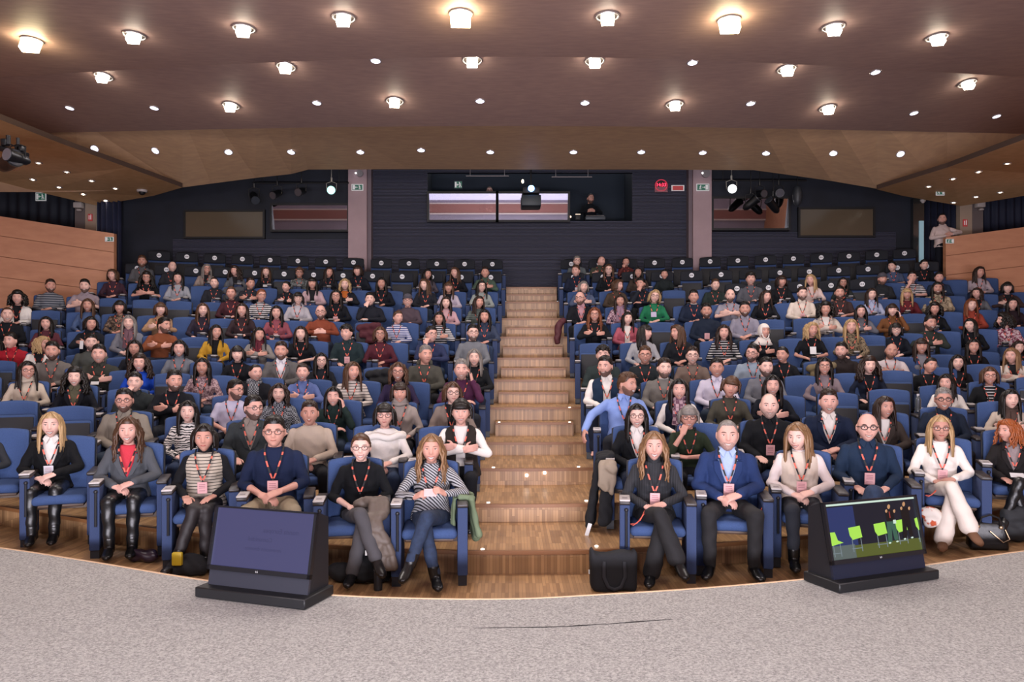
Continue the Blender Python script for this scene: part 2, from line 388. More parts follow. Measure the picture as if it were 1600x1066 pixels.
# ---- back wall of ribbed dark panels
def ribbed():
    m = bpy.data.materials.new('ribbed_navy_acoustic_panel'); m.use_nodes = True; nt = m.node_tree; b = nt.nodes['Principled BSDF']
    tc = nt.nodes.new('ShaderNodeTexCoord'); wv = nt.nodes.new('ShaderNodeTexWave'); wv.bands_direction = 'Z'; wv.inputs['Scale'].default_value = 9.0
    wv.inputs['Distortion'].default_value = 1.2; wv.inputs['Detail'].default_value = 2; wv.inputs['Detail Scale'].default_value = .6
    cr_ = nt.nodes.new('ShaderNodeValToRGB'); cr_.color_ramp.elements[0].color = (*hexc('#181a24'), 1); cr_.color_ramp.elements[1].color = (*hexc('#5a5c70'), 1)
    cr_.color_ramp.elements[0].position = .35; cr_.color_ramp.elements[1].position = .95
    bp = nt.nodes.new('ShaderNodeBump'); bp.inputs['Strength'].default_value = .6; bp.inputs['Distance'].default_value = .03
    nt.links.new(tc.outputs['Object'], wv.inputs['Vector']); nt.links.new(wv.outputs['Color'], cr_.inputs[0]); nt.links.new(cr_.outputs[0], b.inputs['Base Color'])
    nt.links.new(wv.outputs['Color'], bp.inputs['Height']); nt.links.new(bp.outputs[0], b.inputs['Normal']); b.inputs['Roughness'].default_value = .5; return m
RIB = ribbed(); DARK = mat('dark_navy_paint', '#1a2130', .7); BLK = mat('matt_black', '#0d0e11', .6)
BY = 19.2
def pxbox(mb, x0, y0, x1, y1, Y, th=.12):
    a = P(x0, y1, Y); b = P(x1, y0, Y); mb.b2((a[0], Y, a[2]), (b[0], Y + th, b[2]))
mb = MB()
pxbox(mb, 578, 345.5, 1078, 470, BY); pxbox(mb, 578, 232, 668, 345.5, BY); pxbox(mb, 988, 232, 1078, 345.5, BY)
pxbox(mb, 668, 232, 988, 270, BY); mb.mi = 1
pxbox(mb, 185, 222, 578, 480, BY); pxbox(mb, 1078, 222, 1430, 480, BY)
struct('wall_back', mb, [RIB, mat('dark_back_wall', '#171c28', .75, nz=.25, nsc=2.0)], False, 'dark ribbed back wall of the auditorium')
mb = MB()
pxbox(mb, 270, 374, 545, 470, BY - .03, .03); pxbox(mb, 1112, 362, 1400, 470, BY - .03, .03)
struct('wall_back_panels', mb, [RIB], False, 'ribbed panels below the side windows')
# booth behind the central opening
mb = MB(); a = P(660, 346, BY + .12); b = P(996, 268, BY + .12)
mb.b2((a[0], BY + 2.4, a[2]), (b[0], BY + 2.5, b[2] + .6)); mb.b2((a[0] - .1, BY + .12, a[2]), (a[0], BY + 2.4, b[2] + .6)); mb.b2((b[0], BY + .12, a[2]), (b[0] + .1, BY + 2.4, b[2] + .6))
mb.b2((a[0], BY + .12, a[2] - .1), (b[0], BY + 2.4, a[2]))
struct('wall_booth', mb, [mat('booth_paint', '#1c2734', .8)], False, 'dark interior of the control booth')
# glass panes
GL = bpy.data.materials.new('tilted_booth_glass'); GL.use_nodes = True; nt = GL.node_tree; nt.nodes.clear()
o_ = nt.nodes.new('ShaderNodeOutputMaterial'); g_ = nt.nodes.new('ShaderNodeBsdfGlossy'); g_.inputs['Color'].default_value = (.78, .78, .82, 1); g_.inputs['Roughness'].default_value = .015
t_ = nt.nodes.new('ShaderNodeBsdfTransparent'); m_ = nt.nodes.new('ShaderNodeMixShader'); m_.inputs[0].default_value = .62
nt.links.new(t_.outputs[0], m_.inputs[1]); nt.links.new(g_.outputs[0], m_.inputs[2]); nt.links.new(m_.outputs[0], o_.inputs[0])
DG = mat('reflection_brown_glass', '#5a5042', .15, spec=.6)  # brown of the mirrored timber ceiling put into the glass colour
def pane(x0, y0, x1, y1, Y, tilt, m, name, lab, frame=True):
    mb = MB(); a = P(x0, y1, Y); b = P(x1, y0, Y); h = b[2] - a[2]; off = math.tan(math.radians(tilt)) * h
    mb.slab([(a[0], Y, a[2]), (b[0], Y, a[2]), (b[0], Y - off, b[2]), (a[0], Y - off, b[2])], (0, .012, 0))
    o = struct(name, mb, [m], False, lab)
    if frame:
        fm = MB(); t = .05
        for q in ((a[0] - t, a[2] - t, b[0] + t, a[2]), (a[0] - t, b[2], b[0] + t, b[2] + t), (a[0] - t, a[2], a[0], b[2]), (b[0], a[2], b[0] + t, b[2])):
            fm.b2((q[0], Y - off - .03, q[1]), (q[2], Y + .1, q[3]))
        part('window_frame', fm, BLK, o)
    return o
pane(671, 304, 776, 345, BY - .02, 9.2, GL, 'window_1', 'left half of the long control booth window reflecting the stage')
pane(778, 304, 887, 345, BY - .02, 9.2, GL, 'window_2', 'right half of the long control booth window reflecting the stage')
pane(427, 322, 544, 360, BY - .06, 8.8, GL, 'window_3', 'reflecting window left of the left column')
pane(1113, 312, 1229, 358, BY - .06, 8.8, GL, 'window_4', 'reflecting window right of the right column')
pane(290, 331, 411, 370, BY - .06, 0, DG, 'window_5', 'dim brown window in the left part of the back wall')
pane(1250, 327, 1364, 368, BY - .06, 0, DG, 'window_6', 'dim brown window in the right part of the back wall')
# ---- stage wall behind the photographer: what the booth glass reflects
mb = MB(); mb.b2((-15, -3.75, .3), (15, -3.6, 6.8)); struct('wall_stage', mb, [mat('stage_wall_lavender', '#a9a3b8', .7, nz=.08, nsc=.7)], False, 'pale stage wall behind the photographer')
mb = MB(); mb.b2((-15, -3.6, 2.18), (15, -3.5, 2.64)); struct('trim_10', mb, [mat('stage_band_pink_wood', '#a77672', .5)], False, 'pinkish timber band along the stage wall')
mb = MB(); mb.b2((-15, -3.6, 2.10), (15, -3.46, 2.17)); mb.b2((-15, -3.6, 2.65), (15, -3.48, 2.70)); struct('trim_11', mb, [mat('white_rail', '#f0e6e6', .4)], False, 'white rails along the stage wall')
mb = MB(); mb.b2((-5.2, -3.62, 2.85), (5.2, -3.56, 6.3)); o = struct('screen_stage', mb, [mat('projection_screen', '#b8b4c8', .8, emit='#b9b4d6', es=1.6)], False, 'large lit projection screen on the stage wall behind the photographer')
# ---- columns and side bays
CONC = mat('smooth_grey_concrete', '#a28c90', .8, nz=.06, nsc=3)
def column(x0, x1, xs, name, lab, Yc=18.85, y0=250, y1=470):
    mb = MB(); a = P(x0, y1, Yc); b = P(x1, y0, Yc)
    mb.b2((a[0], Yc, a[2]), (b[0], Yc + .34, b[2])); struct(name, mb, [CONC], False, lab)
column(544, 573, 0, 'column_left', 'square grey concrete column left of centre')
column(1083, 1112, 0, 'column_right', 'square grey concrete column right of centre')
mb = MB(); a = P(573, 470, 18.95); b = P(580, 250, 18.95); mb.b2((a[0], 18.95, a[2]), (b[0], 19.2, b[2])); a = P(1076, 470, 18.95); b = P(1083, 250, 18.95); mb.b2((a[0], 18.95, a[2]), (b[0], 19.2, b[2]))
struct('trim_12', mb, [mat('column_side_shade', '#6f6268', .8)], False, 'narrow darker piers beside both columns')  # side faces of the columns, shade put into a darker concrete colour
BEI = mat('beige_plaster', '#a89683', .8)
mb = MB(); pxbox(mb, 117, 300, 138, 380, 19.3, .4); mb.mi = 1; pxbox(mb, 133, 300, 150, 380, 19.25, .3); struct('column_far_left', mb, [mat('grey_pier', '#6c6260', .8), BEI], False, 'beige pier behind the left parapet')
mb = MB(); pxbox(mb, 1500, 305, 1519, 385, 19.25, .4); mb.mi = 1; pxbox(mb, 1519, 305, 1536, 385, 19.3, .3); struct('column_far_right', mb, [BEI, MATS['grey_pier']], False, 'beige pier behind the right parapet')
def curtain(x0, x1, y0, y1, Y, name, lab, amp=.05, per=14, col='#1a2030'):
    n = int((x1 - x0) / per * 8); a = P(x0, y1, Y); b = P(x1, y0, Y); r0, r1 = [], []
    for i in range(n + 1):
        x = a[0] + (b[0] - a[0]) * i / n; d = amp * math.sin(i * math.pi / 4) + amp * .5 * math.sin(i * .37)
        r0.append((x, Y + d, a[2])); r1.append((x, Y + d * .8, b[2]))
    mb = MB(); mb.add(r0 + r1, [(i, i + 1, n + 2 + i, n + 1 + i) for i in range(n)])
    o = obj(name, mb.mesh(name, [mat('curtain' + col, col, .75)], True)); o.modifiers.new('thick', 'SOLIDIFY').thickness = .01
    return tag(o, lab, 'curtain')
curtain(152, 190, 312, 470, 18.95, 'curtain', 'dark blue curtain gathered at the left end of the back wall', .06, 9, '#242a45')
curtain(-60, 116, 262, 372, 19.6, 'curtain', 'black curtain above the left timber parapet', .03, 16, '#161d2a')
curtain(1444, 1502, 308, 470, 19.4, 'curtain', 'navy curtain behind the standing person', .05, 10, '#1c2238')
curtain(1536, 1660, 280, 372, 19.6, 'curtain', 'navy curtain above the right timber parapet', .04, 12, '#171e34')
mb = MB(); pxbox(mb, -80, 240, 190, 480, 20.0); pxbox(mb, 1425, 240, 1680, 480, 20.0); struct('wall_back_side', mb, [DARK], False, 'dark wall behind the side galleries')
mb = MB(); pxbox(mb, 146.5, 322, 152.5, 372, 19.55, .02); struct('window_7', mb, [mat('daylight_slit', '#a8dfe6', .4, emit='#9fdfe8', es=.75)], False, 'narrow daylight slit beside the left pier')
mb = MB(); pxbox(mb, 1427, 310, 1444, 412, 19.0, .1); mb.mi = 1; pxbox(mb, 1437, 345, 1443.5, 412, 18.97, .03); struct('column_mirror', mb, [mat('mirror_clad', '#6d7478', .15, metal=.9), mat('painted_sheen_streak', '#88a8b0', .3, emit='#86a6b4', es=.35)], False, 'mirror clad column between back wall and navy curtain')  # glowing strip painted as the bright sheen on the cladding
# dark void above the wall, up to the slab
mb = MB(); mb.b2((-14, 15, 7.6), (14, 20.2, 7.7)); struct('ceiling_slab', mb, [BLK], False, 'dark slab above the rear ceiling edge')
# ================================================================ SEATS
BLUE = mat('seat_blue_wool', '#3b4f78', .9, nz=.12, nsc=160, bump=.3, bsc=300, spec=.2)
BLUE2 = mat('seat_panel_blue_wool', '#364363', .9, nz=.12, nsc=160, spec=.2)
SHELL = mat('seat_black_shell', '#14161c', .45); TRIM = mat('armrest_dark_wood', '#2a2423', .4)
CARD = mat('armrest_white_tablet', '#b9b4b3', .5); PLY = mat('seat_plywood', '#4f3a2c', .5)
COVER = mat('headrest_black_cover', '#12161f', .85); STW = mat('sticker_white', '#d9d9dc', .5); STB = mat('sticker_mark', '#16181e', .6)
PITCH = .645; HP = PITCH / 2
SM = {}
def seat_meshes():
    def bend(q): return (q.x, q.y + .045 * (q.x / .23) ** 2 * -1 + (q.z + .28) * .17, q.z + (-.022 * (q.x / .23) ** 2 if q.z > .2 else 0))
    m = MB(); m.rbox((0, .50, .69), (.475, .075, .56), .03, 3, fn=bend); SM['backrest'] = m.mesh('backrest', [BLUE], 'auto')
    m = MB(); m.rbox((0, .555, .68), (.50, .03, .56), .012, 2, fn=bend); SM['back_shell'] = m.mesh('back_shell', [SHELL], 'auto')
    m = MB(); m.rbox((0, .20, .425), (.455, .44, .085), .04, 3, fn=lambda q: (q.x, q.y - .03 * (1 - (q.x / .23) ** 2) * (q.y < 0), q.z + .012 * (1 - (q.x / .23) ** 2))); SM['seat_cushion'] = m.mesh('seat_cushion', [BLUE], 'auto')
    m = MB(); m.rbox((0, .22, .372), (.40, .36, .03), .01, 2); m.b2((-.24, .30, .30), (.24, .36, .37)); SM['seat_pan'] = m.mesh('seat_pan', [PLY], 'auto')
    T = Matrix.Rotation(math.radians(-9), 4, 'X')
    m = MB(); m.rbox((0, .415, .60), (.455, .085, .42), .04, 3, T); SM['tipped_cushion'] = m.mesh('seat_cushion', [BLUE], 'auto')
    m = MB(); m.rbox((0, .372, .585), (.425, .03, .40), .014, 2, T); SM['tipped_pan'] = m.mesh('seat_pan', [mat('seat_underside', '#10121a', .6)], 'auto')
    for s, nm in ((-1, 'L'), (1, 'R')):
        m = MB(); x = s * (HP - .052); m.rbox((x, .22, .365), (.085, .44, .56), .012, 2); m.mi = 1; m.b2((x - .036, .02, 0), (x + .036, .42, .09)); SM['side' + nm] = m.mesh('side_panel', [BLUE2, SHELL], 'auto')
        m = MB(); m.rbox((x, .215, .66), (.09, .45, .03), .01, 2); SM['arm' + nm] = m.mesh('armrest', [TRIM], 'auto')
    x = -(HP - .052)
    m = MB(); m.rbox((x, .10, .683), (.088, .24, .016), .005, 1); m.mi = 1; m.b2((x - .022, .04, .6915), (x + .022, .09, .6925)); SM['tablet'] = m.mesh('writing_tablet', [CARD, mat('tablet_print', '#8d8588', .6)], 'auto')
    m = MB(); m.tube([(x + .012, -.014, .60), (x + .012, -.016, .30)], .011, 8); m.ell((x + .012, -.014, .605), (.017, .013, .017), 10, 6); SM['hinge'] = m.mesh('tablet_arm', [SHELL], 'auto')
    m = MB(); m.rbox((0, .548, .955), (.49, .10, .24), .035, 3, fn=lambda q: (q.x, q.y + .045 * (q.x / .23) ** 2 * -1 + q.z * .17, q.z + (-.022 * (q.x / .23) ** 2 if q.z > .05 else 0))); SM['cover'] = m.mesh('headrest_cover', [COVER], 'auto')
    m = MB(); n = 20
    m.disc((0, .478, .960), .052, .030); m.mi = 1
    for sx, r in ((-.018, .017), (.019, .014)): m.disc((sx, .475, .962), r, .004, 12)
    m.mi = 0; m.disc((-.018, .473, .962), .009, .003, 10); m.disc((.019, .473, .962), .006, .003, 10)
    SM['sticker'] = m.mesh('sticker', [STW, STB], False)
seat_meshes()
LMIN = [-45, -45, -45, -45, -45, -45, -5, 45, 168, 168, 225]
RMAX = [1650, 1650, 1650, 1650, 1650, 1650, 1620, 1600, 1560, 1482, 1425]
SEATS = []      # dict(row, side, i, X, px, occ)
def head_point(k, x):
    u = (x - 800) / 800; return W(u, YP[k] + .37, HF[k], CC[k])
for k in range(11):
    for side in (0, 1):
        x = float(AL[k] if side == 0 else AR[k]); sg = -1 if side == 0 else 1
        i = 0
        while True:
            u = (x - 800) / 800; Y = (YP[k] + .2) * (1 + CC[k] * u * u)
            # step along the curve by one pitch
            dYdX = 2 * CC[k] * u * YP[k] / (800 / F * Y)
            pp = PITCH / math.sqrt(1 + dYdX ** 2 * .6) * F / Y / (1 + 0.0)
            cx = x + sg * pp / 2; x = x + sg * pp; i += 1
            if (side == 0 and cx < LMIN[k]) or (side == 1 and cx > RMAX[k]): break
            SEATS.append(dict(row=k, side=side, i=i, px=cx, occ=None))
def seat_frame(k, px, px_seat=None):
    X, Y, Z = head_point(k, px)
    a = math.atan2(X, Y) * .72            # seats are turned towards the middle of the stage
    R = Matrix.Rotation(-a, 4, 'Z'); off = R @ Vector((0, .37, 0))
    return Vector((X - off.x, Y - off.y, Z)), -a
# ================================================================ PEOPLE
def vox(mb, size, smooth=2, name='body'):
    """one continuous surface from overlapping shapes"""
    me = mb.mesh(name); fixn(me)
    o = bpy.data.objects.new('tmp', me); COL.objects.link(o)
    r = o.modifiers.new('r', 'REMESH'); r.mode = 'VOXEL'; r.voxel_size = size; r.use_smooth_shade = True
    if smooth:
        s = o.modifiers.new('s', 'SMOOTH'); s.iterations = smooth; s.factor = .5
    dg = bpy.context.evaluated_depsgraph_get(); dg.update()
    out = bpy.data.meshes.new_from_object(o.evaluated_get(dg)); out.name = name
    bpy.data.objects.remove(o); bpy.data.meshes.remove(me); return out
def co(me):
    a = np.empty(len(me.vertices) * 3); me.vertices.foreach_get('co', a); return a.reshape(-1, 3)
def setco(me, a): me.vertices.foreach_set('co', a.reshape(-1)); me.update()
def sm(x, a, b):
    t = np.clip((x - a) / (b - a), 0, 1); return t * t * (3 - 2 * t)
# ---- head, in its own coordinates: face towards -y, crown at +.115
def head_surface(d, fem=False, off=0.0):
    sx, sy, sz = d[:, 0], d[:, 1], d[:, 2]
    a, b, c = (.074, .094, .115) if not fem else (.070, .090, .112)
    jaw = 1 - (.30 if not fem else .36) * sm(-sz, .15, 1.0)
    x = a * np.sign(sx) * np.abs(sx) ** .92 * jaw
    z = c * sz
    y = np.where(sy < 0, -b * np.abs(sy) ** .78, b * np.abs(sy) ** .95 * (1 - .25 * sm(-sz, .1, .9)))
    y = y * (1 - .10 * sm(-sz, .3, 1) * (sy < 0)) - .004
    g = lambda cx, cz, wx, wz: np.exp(-((x - cx) / wx) ** 2 - ((z - cz) / wz) ** 2) * (sy < 0)
    y = y - .023 * g(0, -.022, .013, .013) - .014 * g(0, .002, .009, .022)      # nose
    y = y + .0075 * (g(.030, .010, .016, .011) + g(-.030, .010, .016, .011))   # eye sockets
    y = y - .0035 * (g(.03, .030, .022, .008) + g(-.03, .030, .022, .008))     # brow ridge
    y = y - .004 * (g(.038, -.024, .016, .016) + g(-.038, -.024, .016, .016))  # cheeks
    y = y - .006 * g(0, -.052, .020, .014) - .009 * g(0, -.092, .020, .016)    # lips, chin
    p = np.stack([x, y, z], 1)
    if np.ndim(off) or off:
        p = p + d * np.reshape(off, (-1, 1)) if np.ndim(off) else p + d * off
    return p
def dirs(n=44, m=34):
    v = []; f = []
    for i in range(1, m):
        t = math.pi * i / m
        for j in range(n):
            q = 2 * math.pi * (j + .5) / n; v.append((math.sin(t) * math.sin(q), -math.sin(t) * math.cos(q), math.cos(t)))
    v += [(0, 0, 1), (0, 0, -1)]; T = len(v) - 2
    for i in range(m - 2):
        for j in range(n): f.append((i * n + j, (i + 1) * n + j, (i + 1) * n + (j + 1) % n, i * n + (j + 1) % n))
    for j in range(n): f.append((T, j, (j + 1) % n)); f.append((T + 1, (m - 2) * n + (j + 1) % n, (m - 2) * n + j))
    return np.array(v), f
DV, DF = dirs()
def face_y(x, z, fem):
    """front surface y at (x, z)"""
    a, b, c = (.074, .094, .115) if not fem else (.070, .090, .112)
    sz = z / c; jaw = 1 - (.30 if not fem else .36) * float(sm(np.array(-sz), .15, 1.0))
    sx = max(-1, min(1, x / (a * jaw))); q = max(.02, 1 - sx * sx - sz * sz)
    return float(head_surface(np.array([[sx, -math.sqrt(q), sz]]), fem)[0][1])
def xf(M, mb_src, mb):
    """append shapes of mb_src transformed by M"""
    v = np.concatenate(mb_src.v); R = np.array(M.to_3x3()); v = v @ R.T + np.array(M.translation)
    o = mb.n; mb.v.append(v); mb.n += len(v)
    for q, mi in zip(mb_src.f, mb_src.m): mb.f.append([i + o for i in q]); mb.m.append(mi)
def head_shapes(fem):
    m = MB(); m.add(head_surface(DV, fem), DF)
    a = .070 if fem else .074
    for s in (-1, 1): m.ell((s * (a + .002), .008, -.004), (.008, .016, .030), 10, 8, Matrix.Rotation(s * .25, 3, 'Z'))
    return m
def features(fem, smile=1, eyes=True):
    """slots: 1 eye white, 2 iris, 3 brow, 4 lips, 5 teeth"""
    m = MB()
    for s in (-1, 1):
        ex, ez = s * .030, .009; ey = face_y(ex, ez, fem)
        m.mi = 1; m.ell((ex, ey + .0040, ez), (.0150, .008, .0070 if smile < 2 else .0052), 12, 8)
        m.mi = 2; m.ell((ex, ey - .0018, ez), (.0058, .003, .0054), 10, 6)
        m.tube([(ex + s * t, face_y(ex + s * t, ez + .007, fem) - .0012, ez + .0062 - abs(t) * .22 + .0012) for t in (-.014, -.005, .005, .015)], [.001, .0016, .0016, .001], 5)
        m.mi = 3; m.tube([(ex + s * t, face_y(ex + s * t, ez + .022, fem) - .001, ez + .0205 + dz) for t, dz in ((-.016, -.001), (-.006, .002), (.006, .003), (.018, -.002))], [.0022, .0034, .0032, .0015] if not fem else [.0015, .0024, .002, .001], 6)
    mz = -.053; w = .027 if smile in (1, 2) else .020
    ts = [-1, -.6, -.2, .2, .6, 1]
    cup = .012 if smile else .003
    if smile == 2: op = .015
    elif smile == 1: op = .0095
    elif smile == 3: op = .014
    else: op = 0
    def lip(sg):
        pts = []
        for t in ts:
            z = mz + cup * t * t - (cup * .5) + sg * (op * (1 - t * t) + .0016) * (1 if sg < 0 else .35)
            pts.append((w * t, face_y(w * t, z, fem) - .0018, z))
        return pts
    m.mi = 4; m.tube(lip(1), [.001, .0022, .0026, .0026, .0022, .001], 6); m.tube(lip(-1), [.001, .0026, .0034, .0034, .0026, .001], 6)
    if op:
        m.mi = 5; u_ = lip(1); l_ = lip(-1); n = len(ts)
        if smile == 3:
            m.mi = 4; m.ell((0, face_y(0, mz - .006, fem) + .001, mz - .008), (.014, .004, .012)); m.mi = 5
            m.ell((0, face_y(0, mz, fem) - .002, mz + .001), (.011, .003, .003))
        else:
            v = [(p[0] * .94, p[1] - .0012, p[2]) for p in u_] + [(p[0] * .94, p[1] - .0012, p[2]) for p in l_]
            v2 = [(a_[0], a_[1] + .005, a_[2]) for a_ in v]
            m.add(v + v2, [(i, i + 1, n + i + 1, n + i) for i in range(n - 1)])
    return m
# ---- hands: palm, four fingers of different lengths, thumb leaving the side of the palm
def hand(mb, wr, d, pn, side, curl=.5, s=1.0):
    """wr wrist, d finger direction, pn direction the palm faces, side: +1 thumb along d x pn"""
    d = Vector(d).normalized(); pn = Vector(pn); pn = (pn - d * pn.dot(d)).normalized(); a = d.cross(pn).normalized() * side
    wr = Vector(wr); L = .082 * s
    for t, r in ((.024, .0155), (.008, .0165), (-.009, .016), (-.025, .0145)):
        mb.cone(wr + a * t * .7, wr + d * L + a * t, .016 * s, r * s * .86, 8)
    for t, ln, r in ((.028, .070, .0086), (.0095, .078, .0088), (-.0095, .072, .0085), (-.028, .057, .0076)):
        p = wr + d * L + a * t; ang = curl * .55
        for sg in (.42, .32, .26):
            dd = (d * math.cos(ang) + pn * math.sin(ang)).normalized(); q = p + dd * ln * sg * 1.05
            mb.cone(p, q, r * s, r * s * .93, 8); p = q; ang += curl * .75; r *= .93
    p = wr + d * .022 + a * .022; q = p + (d * .45 + a * .6 + pn * .25).normalized() * .040; r_ = q + (d * .8 + a * .15 + pn * .35).normalized() * .032
    mb.cone(p, q, .014 * s, .0105 * s, 8); mb.cone(q, r_, .0105 * s, .0088 * s, 8)
# ---- poses: elbow, wrist, finger direction, palm normal, curl   (R is at -x, L at +x)
def mir(p): return (-p[0], p[1], p[2])
POSES = {
 'clasp': dict(R=((-.225, .34, .665), (-.072, .11, .612), (.75, -.45, -.22), (.1, .3, -.9), .75), L=((.228, .32, .67), (.062, .08, .642), (-.80, -.30, -.28), (0, .4, -.9), .8)),
 'lap': dict(R=((-.225, .35, .665), (-.115, .10, .60), (.25, -.95, -.1), (0, 0, -1), .25), L=((.225, .35, .665), (.10, .09, .60), (-.45, -.85, -.1), (0, 0, -1), .25)),
 'folded': dict(R=((-.245, .27, .695), (.035, .135, .745), (.85, .28, .15), (.2, .9, 0), .4), L=((.245, .27, .69), (-.045, .155, .775), (-.88, .25, -.1), (-.2, .9, 0), .4)),
 'chin': dict(R=((-.19, .17, .72), (-.065, .215, .93), (.30, .22, .92), (.35, .9, -.1), 1.5), L=((.245, .28, .69), (-.03, .14, .69), (-.95, .1, .1), (0, .3, -.9), .6)),
 'cheek': dict(L=((.22, .21, .72), (.125, .275, .955), (-.18, .10, .95), (-.9, .2, .1), .7), R=((-.245, .28, .69), (.02, .14, .69), (.95, .1, .1), (0, .3, -.9), .6)),
 'clasphigh': dict(R=((-.26, .28, .72), (-.085, .12, .735), (.85, -.25, .1), (.2, .9, -.2), .7), L=((.26, .28, .72), (.085, .115, .74), (-.85, -.2, .1), (-.2, .9, -.2), .7)),
 'fists': dict(R=((-.25, .30, .70), (-.12, .10, .72), (.55, -.5, .35), (.6, .3, -.6), 1.6), L=((.27, .28, .72), (.11, .10, .745), (-.5, -.5, .4), (-.6, .3, -.6), 1.6)),
 'out': dict(R=((-.33, .27, .76), (-.40, .10, .60), (-.1, -.7, -.6), (.8, .2, -.2), .4), L=((.25, .31, .69), (.075, .07, .62), (-.80, -.30, -.28), (0, .4, -.9), .8)),
}
LEGS = {  # knee, ankle, toe direction
 'straight': dict(R=((-.095, -.06, .505), (-.085, -.075, .10), (0, -1, 0)), L=((.095, -.06, .505), (.085, -.075, .10), (0, -1, 0))),
 'wide': dict(R=((-.165, -.08, .51), (-.155, -.07, .10), (-.25, -1, 0)), L=((.165, -.08, .51), (.155, -.05, .10), (.25, -1, 0))),
 'crossR': dict(R=((.02, -.13, .60), (.145, -.20, .245), (.35, -.9, -.35)), L=((.04, -.06, .505), (-.045, -.09, .10), (-.15, -1, 0))),
 'crossL': dict(L=((-.02, -.13, .60), (-.145, -.20, .245), (-.35, -.9, -.35)), R=((-.04, -.06, .505), (.045, -.09, .10), (.15, -1, 0))),
 'ankle': dict(R=((-.03, -.08, .515), (-.16, -.14, .10), (-.45, -1, 0)), L=((.055, -.06, .505), (.05, -.04, .09), (.3, -1, 0))),
}
LEGS['stand'] = dict(R=((-.10, .34, .04), (-.11, .37, -.36), (-.2, -1, 0)), L=((.10, .34, .04), (.11, .37, -.36), (.2, -1, 0)))
POSES['lean'] = dict(R=((-.255, .36, .68), (-.02, .20, .70), (.95, .1, .1), (.1, .9, -.2), .9), L=((.37, .36, .80), (.13, .23, .745), (-.9, -.1, 0), (-.2, .9, -.2), .8))
HC = Vector((0, .362, 1.083))
def head_matrix(yaw, tilt, pitch=0):
    pv = Vector((0, .40, 1.0))
    R = Matrix.Rotation(math.radians(yaw), 4, 'Z') @ Matrix.Rotation(math.radians(tilt), 4, 'Y') @ Matrix.Rotation(math.radians(pitch), 4, 'X')
    return Matrix.Translation(pv) @ R @ Matrix.Translation(HC - pv) @ Matrix.Scale(1.07, 4)
def torso_rings(fem, grow=0.0, neck=True, lo=.46, n=26):
    T = [(.425, .36, .150, .120), (.47, .37, .168, .125), (.53, .385, .165, .118), (.60, .395, .148, .110), (.68, .40, .150, .108), (.76, .405, .160, .114), (.83, .41, .166, .112), (.885, .412, .160, .094), (.925, .41, .125, .074), (.952, .405, .082, .060), (.975, .40, .062, .054)]
    if fem: T = [(.425, .36, .155, .122), (.47, .37, .172, .125), (.53, .385, .160, .112), (.60, .395, .132, .100), (.68, .40, .132, .100), (.76, .405, .144, .104), (.83, .41, .148, .100), (.885, .412, .142, .084), (.925, .41, .110, .066), (.952, .405, .072, .054), (.975, .40, .055, .049)]
    R = []
    for z, y, rx, ry in T:
        if z < lo: continue
        if not neck and z > .955: continue
        r = []
        for j in range(n):
            t = 2 * math.pi * j / n; cx, cy = math.cos(t), math.sin(t)
            px = (rx + grow) * np.sign(cx) * abs(cx) ** .85; py = (ry + grow) * np.sign(cy) * abs(cy) ** .9
            if fem and cy < 0:
                py -= .030 * math.exp(-((z - .765) / .045) ** 2) * max(0, 1 - ((abs(px) - .065) / .06) ** 2)
            r.append((px, y + py, z))
        R.append(r)
    return R
BODY = {}
def sh_joint(fem, s): return Vector((s * (.160 if not fem else .140), .412, .876))
def body_mesh(fem, pose, legs, yaw, tilt, pitch, smile, v=.0075):
    key = (fem, pose, legs, yaw, tilt, pitch, smile, v)
    if key in BODY: return BODY[key]
    m = MB(); m.ring_loft(torso_rings(fem, -.022))
    H = head_matrix(yaw, tilt, pitch); nr = .044 if fem else .052
    m.cone((0, .405, .925), HC + Vector((0, .035, -.055)), nr * 1.08, nr * .92, 14)
    hs = head_shapes(fem); xf(H, hs, m)
    P_ = POSES[pose]; k = .88 if fem else 1.0
    for s, nm in ((-1, 'R'), (1, 'L')):
        el, wr, d, pn, cu = P_[nm]; S = sh_joint(fem, s)
        m.cone(S, el, .037 * k, .031 * k); m.cone(el, Vector(el).lerp(Vector(wr), .35), .031 * k, .033 * k); m.cone(Vector(el).lerp(Vector(wr), .35), wr, .033 * k, .0235 * k)
        hand(m, wr, d, pn, -1 if nm == 'L' else 1, cu, .92 if fem else 1.05)
    Lg = LEGS[legs]
    for s, nm in ((-1, 'R'), (1, 'L')):
        kn, an, td = Lg[nm]
        m.cone((s * .085, .35, .475), kn, .062, .045); m.cone(kn, an, .043, .028)
        an = Vector(an); td = Vector(td).normalized(); m.cone(an, an + Vector((0, .0, -.03)) + td * .08, .024, .016)
    me = vox(m, v, 2)
    f = MB(); xf(H, features(fem, smile), f)
    fm = f.mesh('f', (), False)
    bm = bmesh.new(); bm.from_mesh(me); nf = len(bm.faces)
    for fc in bm.faces: fc.smooth = True; fc.material_index = 0
    bm.from_mesh(fm); bm.faces.ensure_lookup_table()
    for i in range(nf, len(bm.faces)): bm.faces[i].smooth = True
    for i in range(6): me.materials.append(None)
    bm.to_mesh(me); bm.free(); bpy.data.meshes.remove(fm)
    BODY[key] = me; return me
CLOTH = {}
def wrinkle(me, amp=.0035, sc=1.0):
    c = co(me); n = np.zeros(len(c) * 3); me.vertices.foreach_get('normal', n); n = n.reshape(-1, 3)
    w_ = np.sin(c[:, 2] * 55 * sc + 2.2 * np.sin(c[:, 0] * 21) + 1.7 * np.sin(c[:, 1] * 25)) * .6 + np.sin(c[:, 2] * 31 + c[:, 0] * 47 + 2 * np.sin(c[:, 1] * 19 + c[:, 2] * 9)) * .6
    setco(me, c + n * (w_ * amp)[:, None])
